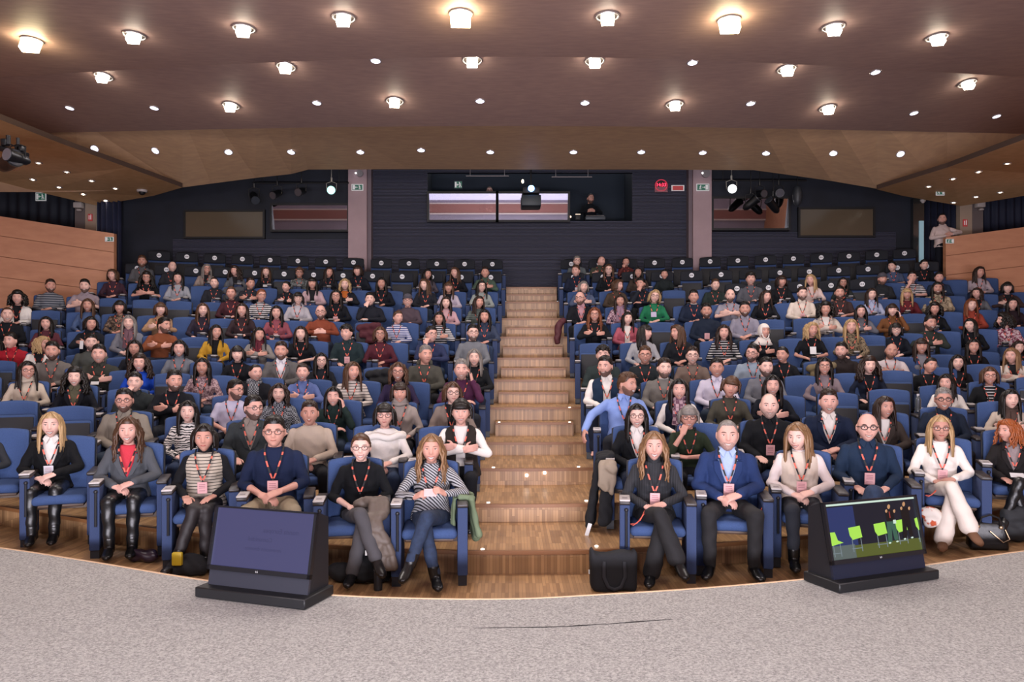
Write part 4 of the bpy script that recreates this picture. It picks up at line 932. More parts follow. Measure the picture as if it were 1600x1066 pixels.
PEOPLE = """
27,452|F curly K|w cardigan|in a white open coat over black, hands low
77,437|M short D b|s3 sweater|in a grey and navy striped sweater, hands clasped
132,437|M short K b|#8d8088 polo|in a mauve grey polo shirt, looking down
177,421|F bob B|#3a2530 sweater|in a dark burgundy top, hands joined
137,467|F long B|#46587a sweater|in a slate blue sweater
187,470|F fringe K|p2 blouse|in a brown patterned blouse
10,480|M buzz B|#15171c sweater|in a black sweater, looking ahead
72,495|F long K|#5a2f38 sweater|in a burgundy wine coloured sweater
140,495|F bob K|#1a1d24 jacket|in a black jacket, holding a white card
201,493|F long G|#6f7078 cardigan scarf|in a grey cardigan with mauve scarf
18,521|M short K|#9c1f2c shirt|in a bright red shirt, hand raised
62,526|F wavy Y|w cardigan yaw+60|in a white top, turned to the right
81,534|M short K b|#6a6460 sweater|in a taupe sweater, hands resting low
141,523|M short K b|#4a4d4a sweater|in a charcoal green buttoned sweater
154,538|M short K|#33342f jacket|in a dark grey jacket over black
40,565|F long K g|#b5a797 turtleneck|in a beige turtleneck sweater
117,573|F curlylong K|#15171f blazer:#5a5644|in a black blazer over olive shirt
-4,530|F long K|p1 blouse|in a black floral blouse, cut by the left edge
210,532|F long K|#20222a sweater|in dark clothes, mostly hidden behind the row ahead
252,497|M short K b|#7a452c sweater folded yaw+50|in a rust brown sweater, arms folded
250,473|F fringe B|#9a7a5e sweater|in a tan sweater
280,532|F bob K|#6f737c turtleneck|in a grey turtleneck with crossbody strap
336,508|F long K|#b0862c cardigan:#101014|in a mustard yellow cardigan
371,541|F fringe K|#16181e sweater|in a black top, hand on chest
397,570|M buzz K|#1b1c22 jacket scarf yaw+30|in a black jacket with checked scarf
222,400|M short B b|#55565a shirt badge|in a grey overshirt, seated high at the back
229,424|F curlylong K g|#15161a tee|in a black tee with bare forearms
268,409|M bald D|#2b2d33 shirt yaw+25|in a dark shirt, turned to the right
278,426|F long K|#8f9198 hoodie|in a pale grey hoodie
322,413|F long G g|#8b7d75 cardigan|in a beige wool coat
335,434|M buzz D|#22242a jacket badge|in a dark jacket, leaning forward
368,417|F curlylong D|#5a5d63 cardigan|in a grey quilted vest
390,435|M short D|#26282e sweater yaw+20|in a dark sweater, looking aside
361,448|F updo B|#3f2128 sweater|in a deep burgundy sweater
316,474|F long B|#2a2430 sweater|in a dark plum dress
378,474|F long D|#33262a sweater|in a dark brown knitted top
407,452|F updo R g|s1 sweater|in a black and white striped sweater
416,418|F long B|#191b21 cardigan|in a black open jacket holding papers
448,440|F updo K|#17191f sweater yaw-25 tilt|in black with pale sleeve stripes, laughing sideways
468,418|M curlyshort B g|p3 sweater|in a grey camouflage pullover
488,434|F fringelong K|#b59a9f cardigan|in a pale pink cardigan
465,457|F fringe K g|#a9a5ab hoodie|in a white and grey zip jacket
432,478|F long K|#8a4b55 sweater badge|in a dusty rose sweater
513,418|F long D|#1e1f25 sweater|in a dark top with long loose hair
539,436|F wavy Y|#1a1c22 cardigan:#b0622c|in a black jacket over orange scarf
560,415|F fringe D|#181b24 jacket|in a black coat, leaning over the seat ahead
596,434|F long K|#16181f sweater|in a plain black long sleeved top
525,453|F long K g|#14161c sweater badge|in a black sweater with pink badge
578,458|M short K|#1c1e26 jacket chin|in a dark jacket, hand over the face
501,477|M bald K b g|#7d3f2c sweater clasphigh|in a rust orange sweater, fingers laced
403,512|F long K|#7f7a76 sweater scarf|in a grey sweater with maroon scarf
470,510|F long D|#121419 vneck|in a black low necked top
543,507|M curlyshort K|#1e2c30 jacket badge|in a dark green jacket with pink badge
594,511|F bob B g|#4a1f2a sweater|in a wine red zip sweater
439,535|M short D b|#5e5c5c blazer:#d8d4da|in a grey blazer over white tee
501,552|F long K g|#1c1f26 sweater|in a black sweater behind a lilac sweater
473,568|F updo D|#5a6a9c sweater|in a lilac blue sweater
549,566|F long B|s4 sweater|in a cream sweater with thin dark stripes
436,600|F wavy D|p4 jacket|in a black and white tweed jacket
521,605|F long K|#1b2a28 jacket cheek|in a dark green jacket, cheek on hand
484,628|M short D|#a8998a sweater|in a beige sweater, laughing widely
428,652|M short K g|#16203a sweater badge|in a navy sweater, fingers laced
564,678|F updo B g|#101216 sweater|in a black knit top and grey trousers, legs crossed
601,631|F fringe K g|w offshoulder|in a white off-shoulder sweater
667,421|F long K|#4e4850 sweater|in a grey brown top at the back
665,436|F long B|#22242b jacket yaw-20|in a dark coat, long hair over the face
712,418|F long B|#16181e sweater|in a black top beside an empty seat
701,441|F fringelong B|#b3a8b5 cardigan:#15151a|in a pale lilac cardigan
758,418|M short D|#44564a shirt|in a green shirt with coat on lap
752,439|F long K g|#8d9490 sweater|in a pale grey green sweater
637,461|M beanie G g|#4c4048 sweater|in a grey woolly hat and plum sweater
747,463|F long D|s5 sweater|in a grey green striped top
697,464|F long D|#c09aa0 sweater|in a pink sweater
620,486|F updo B|s2 sweater yaw+35|in a blue and white striped sweater
686,488|F long K|s1 sweater|in a black and white wide striped sweater
757,484|F long K|#333c50 jacket|in a slate navy coat
738,508|M short K b g|#6d7076 sweater|in a grey sweater over black collar
672,511|M short K g|#2c3352 sweater chin yaw+20|in a navy sweater, hand on chin
663,541|M short G|#474640 hoodie|in an olive zip hoodie
741,546|F long G|#15171b sweater|in a black top behind a purple sweater
721,563|M short G b|#4b2440 sweater cheek|in a purple sweater holding a phone
622,567|F wavy B g|#2d2440 sweater|in a dark violet top
625,598|F fringe D|#958a84 turtleneck|in a grey beige cowl neck sweater
706,598|F bob B g|#7d7068 cardigan|in a taupe cardigan
720,625|F pixie K|#2a2522 vest:w|in a dark vest over cream sleeves, arms folded
674,680|F wavylong L|s6 sweater|in a grey diagonal striped sweater and jeans, legs crossed
80,645|F long Y|#0e0f12 blazer:w badge|in a black blazer and white shirt
200,653|F wavylong B|#4c4f54 blazer:#c43a48|in a grey jacket and coral red scarf
319,664|F bob K|s7 turtleneck badge|in a cream knitted vest over black sleeves
194,609|M short K g b|#7f776c jacket|in a beige grey jacket over white collar
211,583|M short K|#24292a jacket chin|in a dark green jacket, hand on mouth
218,552|F curlylong D|#1c46b0 sweater|in a bright royal blue sweater
270,580|M short K b|#12141a sweater|in a black sweater with orange lanyard
294,627|F long K|p5 sweater|in a white sweater with black zigzags
392,620|M short K b g|#33383a blazer:#8a8078 yaw+30|in a charcoal zip jacket over pale collar
316,560|F long K|p6 blouse|in a pink floral blouse
363,595|M short K b g|#b9b6cc tee yaw+45|in a white printed tee, turned right
901,401|M short G g|#5c6468 sweater|in a grey sweater at the top right of the aisle
937,401|M bald D|#3f4238 jacket yaw+40|in an olive jacket over a printed tee
978,404|F updo D|#5a2c2c sweater chin|in a rust brown sweater, hand at mouth
951,413|F long B g|#15181d cardigan|in a black cardigan with long loose hair
901,415|M short B|#1c2233 jacket badge|in a navy jacket with white badge
997,418|F long K|#40352f jacket|in a brown coat
1038,422|F updo K|#1d2426 jacket|in a dark green sports jacket
911,440|M bob G|#4a556e sweater|in a slate blue sweater
963,437|F bob B|#463a30 jacket yaw+60|in a brown leather jacket, turned right
1003,435|M short K b|#1e222b jacket chin yaw-20|in a dark jacket, hand near face
1022,453|F bob Y g|#1f6a48 sweater tilt|in an emerald green sweater
908,456|M bald K b g|#14161c blazer:#b58a94|in a black blazer over pink printed tee
969,461|F long D|p7 sweater scarf|in a mauve scarf and patterned sweater
929,481|F wavylong R g|#101318 cardigan|in a black outfit with very long hair
980,488|F long K|#a0525f cardigan:w|in a pink cardigan over white top
1005,508|F fringelong K|#9b9ba0 sweater yaw+60|in a pale grey sweater, turned right
1062,508|F long B|#191c22 jacket yaw-60|in a dark jacket, turned left
942,532|M curlyshort K|#2a3434 jacket|in a dark green jacket, partly hidden at the aisle
948,556|M short K b|#1a2c42 vest:w|in a navy padded vest over white sleeves
975,584|M short B b|#7f97cf shirt yaw+55|in a light blue shirt, turned right
1008,542|M short B g|#22282c sweater|in a dark green crew neck sweater
1037,561|M short D b|#73706c sweater|in a grey brown sweater over white collar
1061,593|F long K|#151b2c vest:w scarf|in a navy puffer vest with patterned scarf
1076,635|F pixie G g|#263022 sweater chin|in a dark green sweater, hand at chin
995,632|F long K g|#111317 blazer:w|in a black jacket over white top
1022,676|F wavylong L|s8 turtleneck badge|in a black ribbed turtleneck, legs crossed
1137,658|M buzz G b|#22335c blazer:#9fb2d6 badge|in a blue blazer and light blue shirt
1084,454|M short K|#1c2538 sweater|in a navy sweater over white collar
1117,437|M short B|#26302e jacket|in a dark green jacket, upper right block
1173,425|M curlyshort K|#54555c sweater|in a grey sweater over dark tee
1220,431|F fringe D|#16181c cardigan badge|in a black cardigan with low badge
1141,452|M bald D b|#8e8c98 tee|in a pale lilac grey tee
1195,454|F long D|#14161b sweater yaw+20|in a black scooped sweater
1104,475|M short K b|#1b2434 sweater badge|in a dark navy sweater, hands joined
1164,472|M short K b|#8b8896 shirt|in a grey lilac shirt, sleeves long
1253,449|M short D b|#d3c5b8 shirt badge|in a cream white shirt with pink badge
1131,508|F wavylong D|s9 sweater|in a black sweater with thin white stripes
1192,506|F hijab W|#15171d sweater|in a white headscarf and black top
1082,543|M short D g|#6f6058 sweater|in a brown polo sweater
1176,539|M short K b g|#8a98a8 tee tilt|in a pale blue grey tee
1120,561|M short K|#c8c3d4 shirt|in a white open shirt
1140,589|F pixie B|#45433a sweater tilt|in an olive brown sweater
1196,560|M short K b|#70727a sweater|in a mid grey sweater
1207,587|F long K|#10141d sweater|in a navy black top, smiling
1225,542|F updo K|#14171d sweater yaw-20|in a black top, bare forearms
1202,616|M bald G b|#121418 jacket badge|in a black overshirt with pink badge
1268,429|F long Y|#c9b3ad blouse|in a pale pink blouse
1317,434|F long K g|#262a2a tee|in a dark sleeveless top
1312,448|M short K b|#3a2c2c tee badge|in a dark maroon tee with badge
1361,451|F long D|#a3aac4 shirt badge|in a light blue shirt
1345,477|F long K|#5b5c64 sweater|in a grey top, arms crossed
1377,428|M beanie D b|#24262a jacket|in a cap and dark camouflage jacket
1395,412|M short K|#47536e tee yaw-20|in a blue grey tee, arms raised
1425,425|M short K|s1 jersey chin|in a white and black jersey, hand on mouth
1417,451|F fringelong Y|#5a1f26 cardigan:#5a1f26|in a maroon and blue sweater
1290,471|F curly K|#c0b3a8 blazer:w|in a cream blazer over white
1394,475|F fringe D|#6a4428 jacket cheek|in a rust suede jacket, cheek on hand
1330,499|F long Y|p8 jacket|in a leopard pattern shirt
1267,504|F wavy Y|#101217 vneck|in a black short sleeved top, holding paper
1400,505|F fringe K g|#171c26 jacket badge|in a dark navy jacket with badge
1317,536|M short K b|#2a2424 jacket yaw-10|in a dark brown jacket over black
1391,537|M bald B b|#c3b7b8 tee tilt|in a white tee, looking down
1288,559|F long K g|#83757a sweater|in a mauve grey sweater
1357,556|F curlylong D|#1b2233 cardigan badge|in a navy cardigan, mouth wide open
1295,610|M short D|#131d33 blazer:w|in a navy suit and white shirt
1380,620|F long D|#3a322e blazer:w|in a brown jacket over white tee
1250,660|F long L|#d6c7c4 sweater yaw-20 badge|in a cream knitted vest over white sleeves
1356,647|M bald N g|#1c2c42 shirt badge|in a navy blue shirt and jeans
1469,650|F long Y g|#e4dcd4 sweater badge|in all cream white clothes, legs crossed
1581,659|F wavy O|#1d1a1a blazer:#8f8080 yaw-45|in a black leather jacket, turned left
1443,408|M short K|#171b20 jacket|in a black jacket at the back right
1467,426|M short K|#232f44 jacket|in a navy jacket at the back right
1529,417|F long D|#a2949a sweater|in a lilac grey blouse, far right
1574,441|F fringe K|#3a2c2a cardigan|in a dark brown cardigan with white piping
1527,451|F wavy D|#5c5e62 cardigan|in a grey cardigan
1465,441|M long K b|p9 jacket|in a beige patterned jacket
1460,472|F curly K|#121418 sweater|in a black top with round neckline
1517,467|F long R|#8a3a2c jacket|in a rust red bomber jacket
1582,466|F long K|#24181e sweater|in a dark plum top near the right edge
1452,494|M short K b|#2b302c sweater|in a dark olive cardigan
1518,498|F long K|#101218 sweater yaw-30|in a black top, looking down left
1574,488|F curly K|p10 blouse yaw-70|in a pink and white patterned blouse
1440,529|F fringelong D|#7b7980 sweater|in a grey sweater, leaning forward
1521,530|F long K|#131419 tee|in a black tee with white stripe
1590,533|F long D|#1a1a20 jacket|in black, partly hidden at the right edge
1583,544|F long L|#d0c4b8 cardigan yaw-15|in a cream cardigan, looking down
1450,559|F updo K|#101216 cardigan tilt|in a black cardigan over turtleneck
1496,555|F long K|#1a1a1e sweater|in a black top with orange print
1480,585|F long K|w shirt:#3a2a26|in a white shirt over brown top
1474,608|M short G g|#17202f shirt|in a dark navy shirt and thick glasses
1546,574|F bob B g|#101216 cardigan:s9|in a black cardigan over striped tee
1577,609|F long K|#b0a294 sweater scarf|in a beige sweater with brown scarf
-28,672|F long K|#2a2c30 sweater|in dark clothes, only an arm showing
"""
# ---- garment colours and patterns
def pat(name, c1, c2, kind='z', sc=14, th=.5, dist=0.0):
    if name in MATS: return MATS[name]
    m = bpy.data.materials.new(name); m.use_nodes = True; nt = m.node_tree; b = nt.nodes['Principled BSDF']; b.inputs['Roughness'].default_value = .85
    tc = nt.nodes.new('ShaderNodeTexCoord')
    if kind in ('X', 'Y', 'Z', 'DIAGONAL'):
        t = nt.nodes.new('ShaderNodeTexWave'); t.bands_direction = kind; t.inputs['Scale'].default_value = sc; t.inputs['Distortion'].default_value = dist; out = t.outputs['Fac']
    elif kind == 'noise':
        t = nt.nodes.new('ShaderNodeTexNoise'); t.inputs['Scale'].default_value = sc; t.inputs['Detail'].default_value = 2; out = t.outputs[0]
    elif kind == 'check':
        t = nt.nodes.new('ShaderNodeTexChecker'); t.inputs['Scale'].default_value = sc; out = t.outputs['Fac']
    else:
        t = nt.nodes.new('ShaderNodeTexVoronoi'); t.inputs['Scale'].default_value = sc; out = t.outputs[0]
    nt.links.new(tc.outputs['Object'], t.inputs['Vector'])
    r = nt.nodes.new('ShaderNodeValToRGB'); r.color_ramp.interpolation = 'LINEAR'
    r.color_ramp.elements[0].position = th - .03; r.color_ramp.elements[1].position = th + .03
    r.color_ramp.elements[0].color = (*hexc(c1), 1); r.color_ramp.elements[1].color = (*hexc(c2), 1)
    nt.links.new(out, r.inputs[0]); nt.links.new(r.outputs[0], b.inputs['Base Color']); MATS[name] = m; return m
PATS = {'s1': ('#17181c', '#c9c6c8', 'Z', 8, .5), 's2': ('#b9b9c8', '#34417a', 'Z', 8, .6), 's3': ('#787a80', '#2c3340', 'Z', 7, .55), 's4': ('#34302f', '#c4bab2', 'Z', 8.5, .14),
 's5': ('#5c6662', '#3a4240', 'Z', 9, .5), 's6': ('#1f2024', '#a5a5a9', 'DIAGONAL', 19, .42, .6), 's7': ('#2b2826', '#b3a899', 'Z', 11, .13, 1.2), 's8': ('#101114', '#2b2d33', 'X', 24, .5), 's9': ('#c8c6c8', '#141519', 'Z', 8, .16),
 'p1': ('#1a1a20', '#8a7f8c', 'noise', 28, .55), 'p2': ('#3a2c26', '#7a6452', 'noise', 30, .52), 'p3': ('#3d4140', '#6a6f70', 'noise', 22, .5), 'p4': ('#20242c', '#8f9299', 'check', 60, .5), 'p5': ('#15161a', '#d8d2cc', 'Z', 11, .38, 9),
 'p6': ('#6c5058', '#a98f92', 'noise', 45, .5), 'p7': ('#6d4a5c', '#b59aa2', 'check', 26, .5), 'p8': ('#2e251c', '#7d6c54', 'vor', 42, .42), 'p9': ('#6d5f4c', '#a09078', 'noise', 18, .5), 'p10': ('#7a2f48', '#c4adb0', 'noise', 32, .5)}
def cloth(c):
    if c == 'w': c = '#ded8d2'
    if c in PATS:
        p = PATS[c]; return pat('pattern_' + c, p[0], p[1], p[2], p[3], p[4], p[5] if len(p) > 5 else 0)
    return mat('cloth' + c, c, .85, bump=.25, bsc=120, spec=.2)
HC_ = {'K': '#17120f', 'D': '#2a1c15', 'B': '#4a3222', 'L': '#7c5d40', 'Y': '#a88a62', 'G': '#77716c', 'R': '#6d3c22', 'O': '#8f4c26', 'W': '#d9cfc9', 'N': '#3a2e28'}
def hairm(c):
    return mat('hair_' + c, HC_[c], .42 if c != 'W' else .85, nz=.22, nsc=60, stretch=(1, 1, .12), spec=.35)
SKIN = ['#d2a294', '#c79484', '#dcb2a4', '#bb8a7a']
def skinm(i): return mat('skin_%d' % i, SKIN[i], .5, spec=.35, bump=.05, bsc=200)
def beardm(h, s):
    a, b = hexc(HC_[h]), hexc(SKIN[s]); k = .80 if h != 'G' else .45
    return mat('beard_%s%d' % (h, s), tuple(x * k + y * (1 - k) for x, y in zip(a, b)), .75, nz=.2, nsc=90)
EYE = mat('eye_white', '#c9c2bd', .3); IRIS = mat('iris_dark', '#1d130e', .2); TEETH = mat('teeth', '#cfc8bf', .35)
LIPS = [mat('lips_rose', '#9c4c48', .4), mat('lips_plain', '#94594c', .5)]
LAN0 = mat('lanyard_black', '#17171b', .7); LAN1 = mat('lanyard_coral', '#cf5f4c', .7); BAD0 = mat('badge_pink', '#d9a5a6', .5); BAD1 = mat('badge_print', '#a06a70', .6); BADW = mat('badge_white', '#c9c6cc', .5)
FRAME = mat('glasses_frame', '#141416', .3)
TROU = ['#15171c', '#1b2232', '#22252b', '#2a3850', '#17181b', '#24303f']
PE = []
for ln in PEOPLE.strip().split('\n'):
    a, b, c, d = ln.split('|'); x, y = [float(q) for q in a.split(',')]; t = b.split(); g = c.split()
    PE.append(dict(x=x, y=y, fem=t[0] == 'F', style=t[1], hc=t[2], bf=t[3:], col=g[0], kind=g[1], fl=g[2:], lab=d))
# flags can sit on either side
for p in PE:
    allf = p['bf'] + p['fl']; p['glasses'] = 'g' in allf; p['beard'] = 'b' in allf; p['badge'] = 'badge' in allf; p['scarf'] = 'scarf' in allf
    p['yaw'] = 0; p['tilt'] = 10 if 'tilt' in allf else 0; p['pose'] = None
    for q in allf:
        if q.startswith('yaw'): p['yaw'] = int(q[3:])
        if q in POSES: p['pose'] = q
    if 'arms folded' in p['lab'] or 'arms crossed' in p['lab']: p['pose'] = 'folded'
    if ':' in p['kind']: p['kind'], p['inner'] = p['kind'].split(':')
    else: p['inner'] = '#c9c4c0' if p['kind'] in ('vest',) else '#1a1a1e'
    if ':' in p['col']: p['col'], p['inner'] = p['col'].split(':')
FORCE = {(975, 584): 2, (948, 556): 3, (942, 532): 4, (81, 534): 3, (154, 538): 3, (10, 480): 5, (27, 452): 6, (-28, 672): 0, (1590, 533): 4, (1529, 417): 8, (1207, 587): 2}
for p in PE:
    u = (p['x'] - 800) / 800; best = None
    for k in range(11):
        X, Y, Z = head_point(k, p['x']); yy = HZ - F * (Z + 1.195 - CZ) / Y
        if best is None or abs(yy - p['y']) < best[0]: best = (abs(yy - p['y']), k)
    k = FORCE.get((int(p['x']), int(p['y'])), best[1]); p['row'] = k
    X, Y, Z = head_point(k, p['x']); need = CZ - (p['y'] - HZ) / F * Y - Z
    p['need'] = need
# seat each person on the nearest free seat of the row
for k in range(11):
    for side in (0, 1):
        ps = sorted([p for p in PE if p['row'] == k and (p['x'] > 830) == bool(side)], key=lambda p: abs(p['x'] - 830))
        ss = sorted([s for s in SEATS if s['row'] == k and s['side'] == side], key=lambda s: s['i'])
        # order-preserving assignment by dynamic programming
        n, m_ = len(ps), len(ss)
        if not n: continue
        INF = 1e9; D = [[INF] * (m_ + 1) for _ in range(n + 1)]
        for j in range(m_ + 1): D[0][j] = 0
        for i in range(1, n + 1):
            for j in range(i, m_ + 1):
                D[i][j] = min(D[i][j - 1], D[i - 1][j - 1] + (ps[i - 1]['x'] - ss[j - 1]['px']) ** 2)
        i, j = n, m_
        while i > 0:
            if j > i and D[i][j] == D[i][j - 1]: j -= 1
            else: ps[i - 1]['seat'] = ss[j - 1]; ss[j - 1]['occ'] = ps[i - 1]; i -= 1; j -= 1
ROWN = lambda k: ORD[k + 1] + ' row'
def dress(root, p, pose, legs, H, fem, trou, shoes, fine, inner_mat):
    kd, col = p['kind'], cloth(p['col']); v = .009 if fine else .013
    if p['x'] in (319, 1250):
        slv = cloth('#121317' if p['x'] == 319 else '#d6c9c6')
        obj('sweater', top_mesh('long', fem, pose, v), root, [slv]); obj('knitted_vest', top_mesh('torso', fem, pose, v), root, [col if p['x'] == 319 else cloth('#cbbcae')])
        obj('collar', collar_mesh('turtle' if p['x'] == 319 else 'crew', fem), root, [slv]); obj('trousers', pants_mesh(fem, legs, 0, .010), root, [trou]); return
    if kd in ('blazer', 'cardigan', 'vest') or (kd == 'jacket' and p['inner'] != '#1a1a1e'):
        obj('shirt', top_mesh('long', fem, pose, v), root, [inner_mat])
        ok = {'blazer': 'outer', 'jacket': 'outer', 'cardigan': 'card', 'vest': 'vest'}[kd]
        obj({'blazer': 'jacket', 'vest': 'vest'}.get(kd, kd), top_mesh(ok, fem, pose, v), root, [col])
        if kd == 'blazer': obj('lapel', collar_mesh('lapel', fem), root, [col])
        if not fem or (kd == 'blazer' and p['x'] in (80, 117, 995)): obj('collar', collar_mesh('shirt', fem), root, [inner_mat])
    else:
        short = kd in ('tee', 'polo', 'vneck', 'jersey')
        obj({'sweater': 'sweater', 'turtleneck': 'sweater', 'hoodie': 'hoodie', 'jacket': 'jacket', 'tee': 't_shirt', 'jersey': 't_shirt', 'polo': 'polo_shirt', 'offshoulder': 'sweater', 'vneck': 'blouse'}.get(kd, kd), top_mesh('short' if short else 'mid' if p['x'] in (564, 428, 1076, 229, 1225) else ('coat' if kd in ('jacket', 'hoodie') else 'long'), fem, pose, v), root, [col])
        cm = {'turtleneck': 'cowl' if p['x'] in (40, 625) else 'turtle', 'shirt': 'shirt', 'jacket': 'shirt', 'polo': 'shirt', 'hoodie': 'hood', 'offshoulder': 'off', 'sweater': 'crew'}.get(kd)
        if p['x'] == 720: cm = 'crew'
        if cm: obj('collar', collar_mesh(cm, fem), root, [cloth('#121317') if p['x'] in (319, 738) else (cloth('#b5b2b0') if p['x'] in (1084, 1037) else col)])
    if p['scarf']: obj('scarf', collar_mesh('scarf', fem), root, [cloth({1061: 'p7', 403: '#5a2430', 397: 'p4', 1577: '#4a3a34', 201: '#6a4f58'}.get(int(p['x']), '#8a6f80'))])
    obj('trousers', pants_mesh(fem, legs, p.get('wide', 0), .010 if fine else .014), root, [trou])
def person(root, p, pose, legs, trou, shoes=None, smile=1, fine=False, smile_m=None):
    fem = p['fem']; yaw, tilt, pitch = p['yaw'], p['tilt'], p.get('pitch', 0)
    H = head_matrix(yaw, tilt, pitch); hm = hairm(p['hc']) if p['style'] not in ('beanie', 'hijab') else cloth('#dcd3cc' if p['style'] == 'hijab' else '#4a4850')
    sk = skinm(p['sk']); brow = hairm('D' if p['hc'] in 'YGWLO' else p['hc'])
    obj('body', body_mesh(fem, pose, legs, yaw, tilt, pitch, smile, .0062 if fine else .0085), root, [sk, EYE, IRIS, brow, LIPS[0 if fem else 1], TEETH])
    inner = cloth(p['inner'])
    dress(root, p, pose, legs, H, fem, trou, shoes, fine, inner)
    nm = {'beanie': 'woolly_hat', 'hijab': 'headscarf'}.get(p['style'], 'hair')
    if not (p['style'] == 'bald' and p['hc'] == 'N'): obj(nm, hair_mesh(p['style'], fem), root, [hm], M=H)
    if p['beard']: obj('beard', beard_mesh(), root, [beardm(p['hc'] if p['hc'] != 'N' else 'G', p['sk'])], M=H)
    if p['glasses']: obj('glasses', glasses_mesh(fem, .0035 if p['x'] in (1474, 1356) else .0022), root, [FRAME], M=H)
    if p.get('lan', True): obj('lanyard', lanyard_mesh(fem), root, [LAN0, LAN1])
    if p['badge']: obj('badge', badge_mesh(), root, [BADW if p['x'] in (80, 901, 335, 1220) else BAD0, BAD1])
    if shoes:
        for n_ in 'RL': obj('shoe', shoe_mesh(legs, n_, shoes[1]), root, [shoes[0], shoes[0] if len(shoes) < 3 else shoes[2]])
LEA = mat('black_leather', '#101113', .36, spec=.5, bump=.12, bsc=40); BOOT = mat('boot_black', '#121213', .3); JEAN = mat('dark_denim', '#1c2b44', .85, nz=.25, nsc=30); SUEDE = mat('brown_suede', '#6a4a33', .9)
ROW1 = {  # by x: pose, legs, trousers, shoes, smile
 80: ('clasp', 'straight', LEA, (BOOT, 1), 2), 200: ('clasp', 'straight', LEA, (BOOT, 1), 2), 319: ('lap', 'ankle', mat('black_tights', '#1c1719', .6), (BOOT, 1), 0),
 428: ('clasp', 'wide', mat('beige_trousers', '#8d8068', .8), (BOOT, 0), 0), 564: ('clasp', 'crossR', mat('grey_flannel', '#47464a', .85), (BOOT, 1), 2), 674: ('fists', 'crossL', JEAN, (BOOT, 1), 2),
 1022: ('clasp', 'crossR', mat('black_wool', '#131316', .85), (BOOT, 0), 2), 1137: ('clasp', 'wide', mat('black_wool', '#131316', .85), (BOOT, 0), 2), 1250: ('clasp', 'straight', mat('dark_jeans', '#191e28', .85), (BOOT, 1), 1),
 1356: ('lap', 'crossL', mat('blue_jeans', '#2b3c57', .85, nz=.2, nsc=30), (BOOT, 0), 1), 1469: ('clasp', 'crossR', mat('cream_trousers', '#d8cdc2', .8), (SUEDE, 1), 0), 1581: ('lap', 'crossL', LEA, (BOOT, 1), 0), -28: ('clasp', 'straight', LEA, (BOOT, 1), 0)}
WIDE = {1022: .03, 1469: .035, 564: .012}
random.seed(21)
for idx, p in enumerate(PE):
    k = p['row']; p['sk'] = [0, 1, 2, 0, 3, 1, 2][idx % 7]
    if p['x'] == 1137: p['sk'] = 0
    loc, rz = seat_frame(k, p['x'])
    u = (p['x'] - 800) / 800
    s = max(.90, min(1.085, p['need'] / 1.205))
    if p['style'] in ('curly', 'curlylong', 'curlyshort'): s = max(.90, s * .985)
    fine = k <= 1
    if k == 0:
        pose, legs, tr, sh, smile = ROW1[int(p['x'])]; p['wide'] = WIDE.get(int(p['x']), 0)
        if p['x'] == 1581: p['yaw'] = -50
        if p['x'] == 1250: p['pitch'] = 8
    else:
        pose = p['pose'] or ['clasp', 'clasp', 'lap', 'clasp', 'folded', 'clasp'][(idx * 5) % 6]
        if p['badge'] and pose == 'folded': pose = 'clasp'
        legs = 'wide' if not p['fem'] else 'straight'; tr = cloth(TROU[idx % 6]); sh = (BOOT, 0) if k == 1 else None
        smile = [1, 2, 1, 0, 1][idx % 5]
        if 'laugh' in p['lab'] or 'wide open' in p['lab']: smile = 3 if 'wide' in p['lab'] else 2
        if k > 1:
            smile = min(smile, 3); p['yaw'] = 0 if abs(p['yaw']) < 8 else (int(round(p['yaw'] / 25.0)) * 25); p['tilt'] = p['tilt'] and 10
            if p['yaw'] == 0 and (idx % 4) == 3: p['yaw'] = 0
        if p['yaw'] == 0 and p['pose'] not in ('chin', 'cheek'): p['yaw'] = [0, 20, 0, -20, 0, 0, 10][idx % 7]
        if p['x'] == 975: pose = 'out'
        if p['x'] == 484: smile = 3
    if k > 6: pose = {'chin': 'chin', 'cheek': 'cheek', 'folded': 'folded'}.get(pose, 'clasp'); smile = 1 if smile else 0
    if k > 6: p['yaw'] = max(-50, min(50, p['yaw']))
    side = (p['x'] > 830)
    order = sorted([q['x'] for q in PE if q['row'] == k and (q['x'] > 830) == side], key=lambda v: abs(v - 830))
    nth = order.index(p['x']) + 1
    lab = 'person %s, %s, %s from the aisle on the %s' % (p['lab'], ROWN(k), ORD[nth], 'right' if side else 'left')
    if len(lab.split()) > 16: lab = 'person %s, %s %s, %s from aisle' % (p['lab'], 'right' if side else 'left', ROWN(k), ORD[nth])
    if len(lab.split()) > 16: lab = ' '.join(lab.split()[:16])
    root = thing('person', lab, 'person', loc, rz, 'audience in the ' + ROWN(k), s)
    p['root'] = root; root.scale = (s * 1.06, s * 1.06, s)
    p['lan'] = not (int(p['x']) in (77, 132, 252, 601, 484, 211, 218, -28, 637, 578, 294) or (idx % 9 == 4 and k > 3))
    person(root, p, pose, legs, tr, sh, smile, fine)
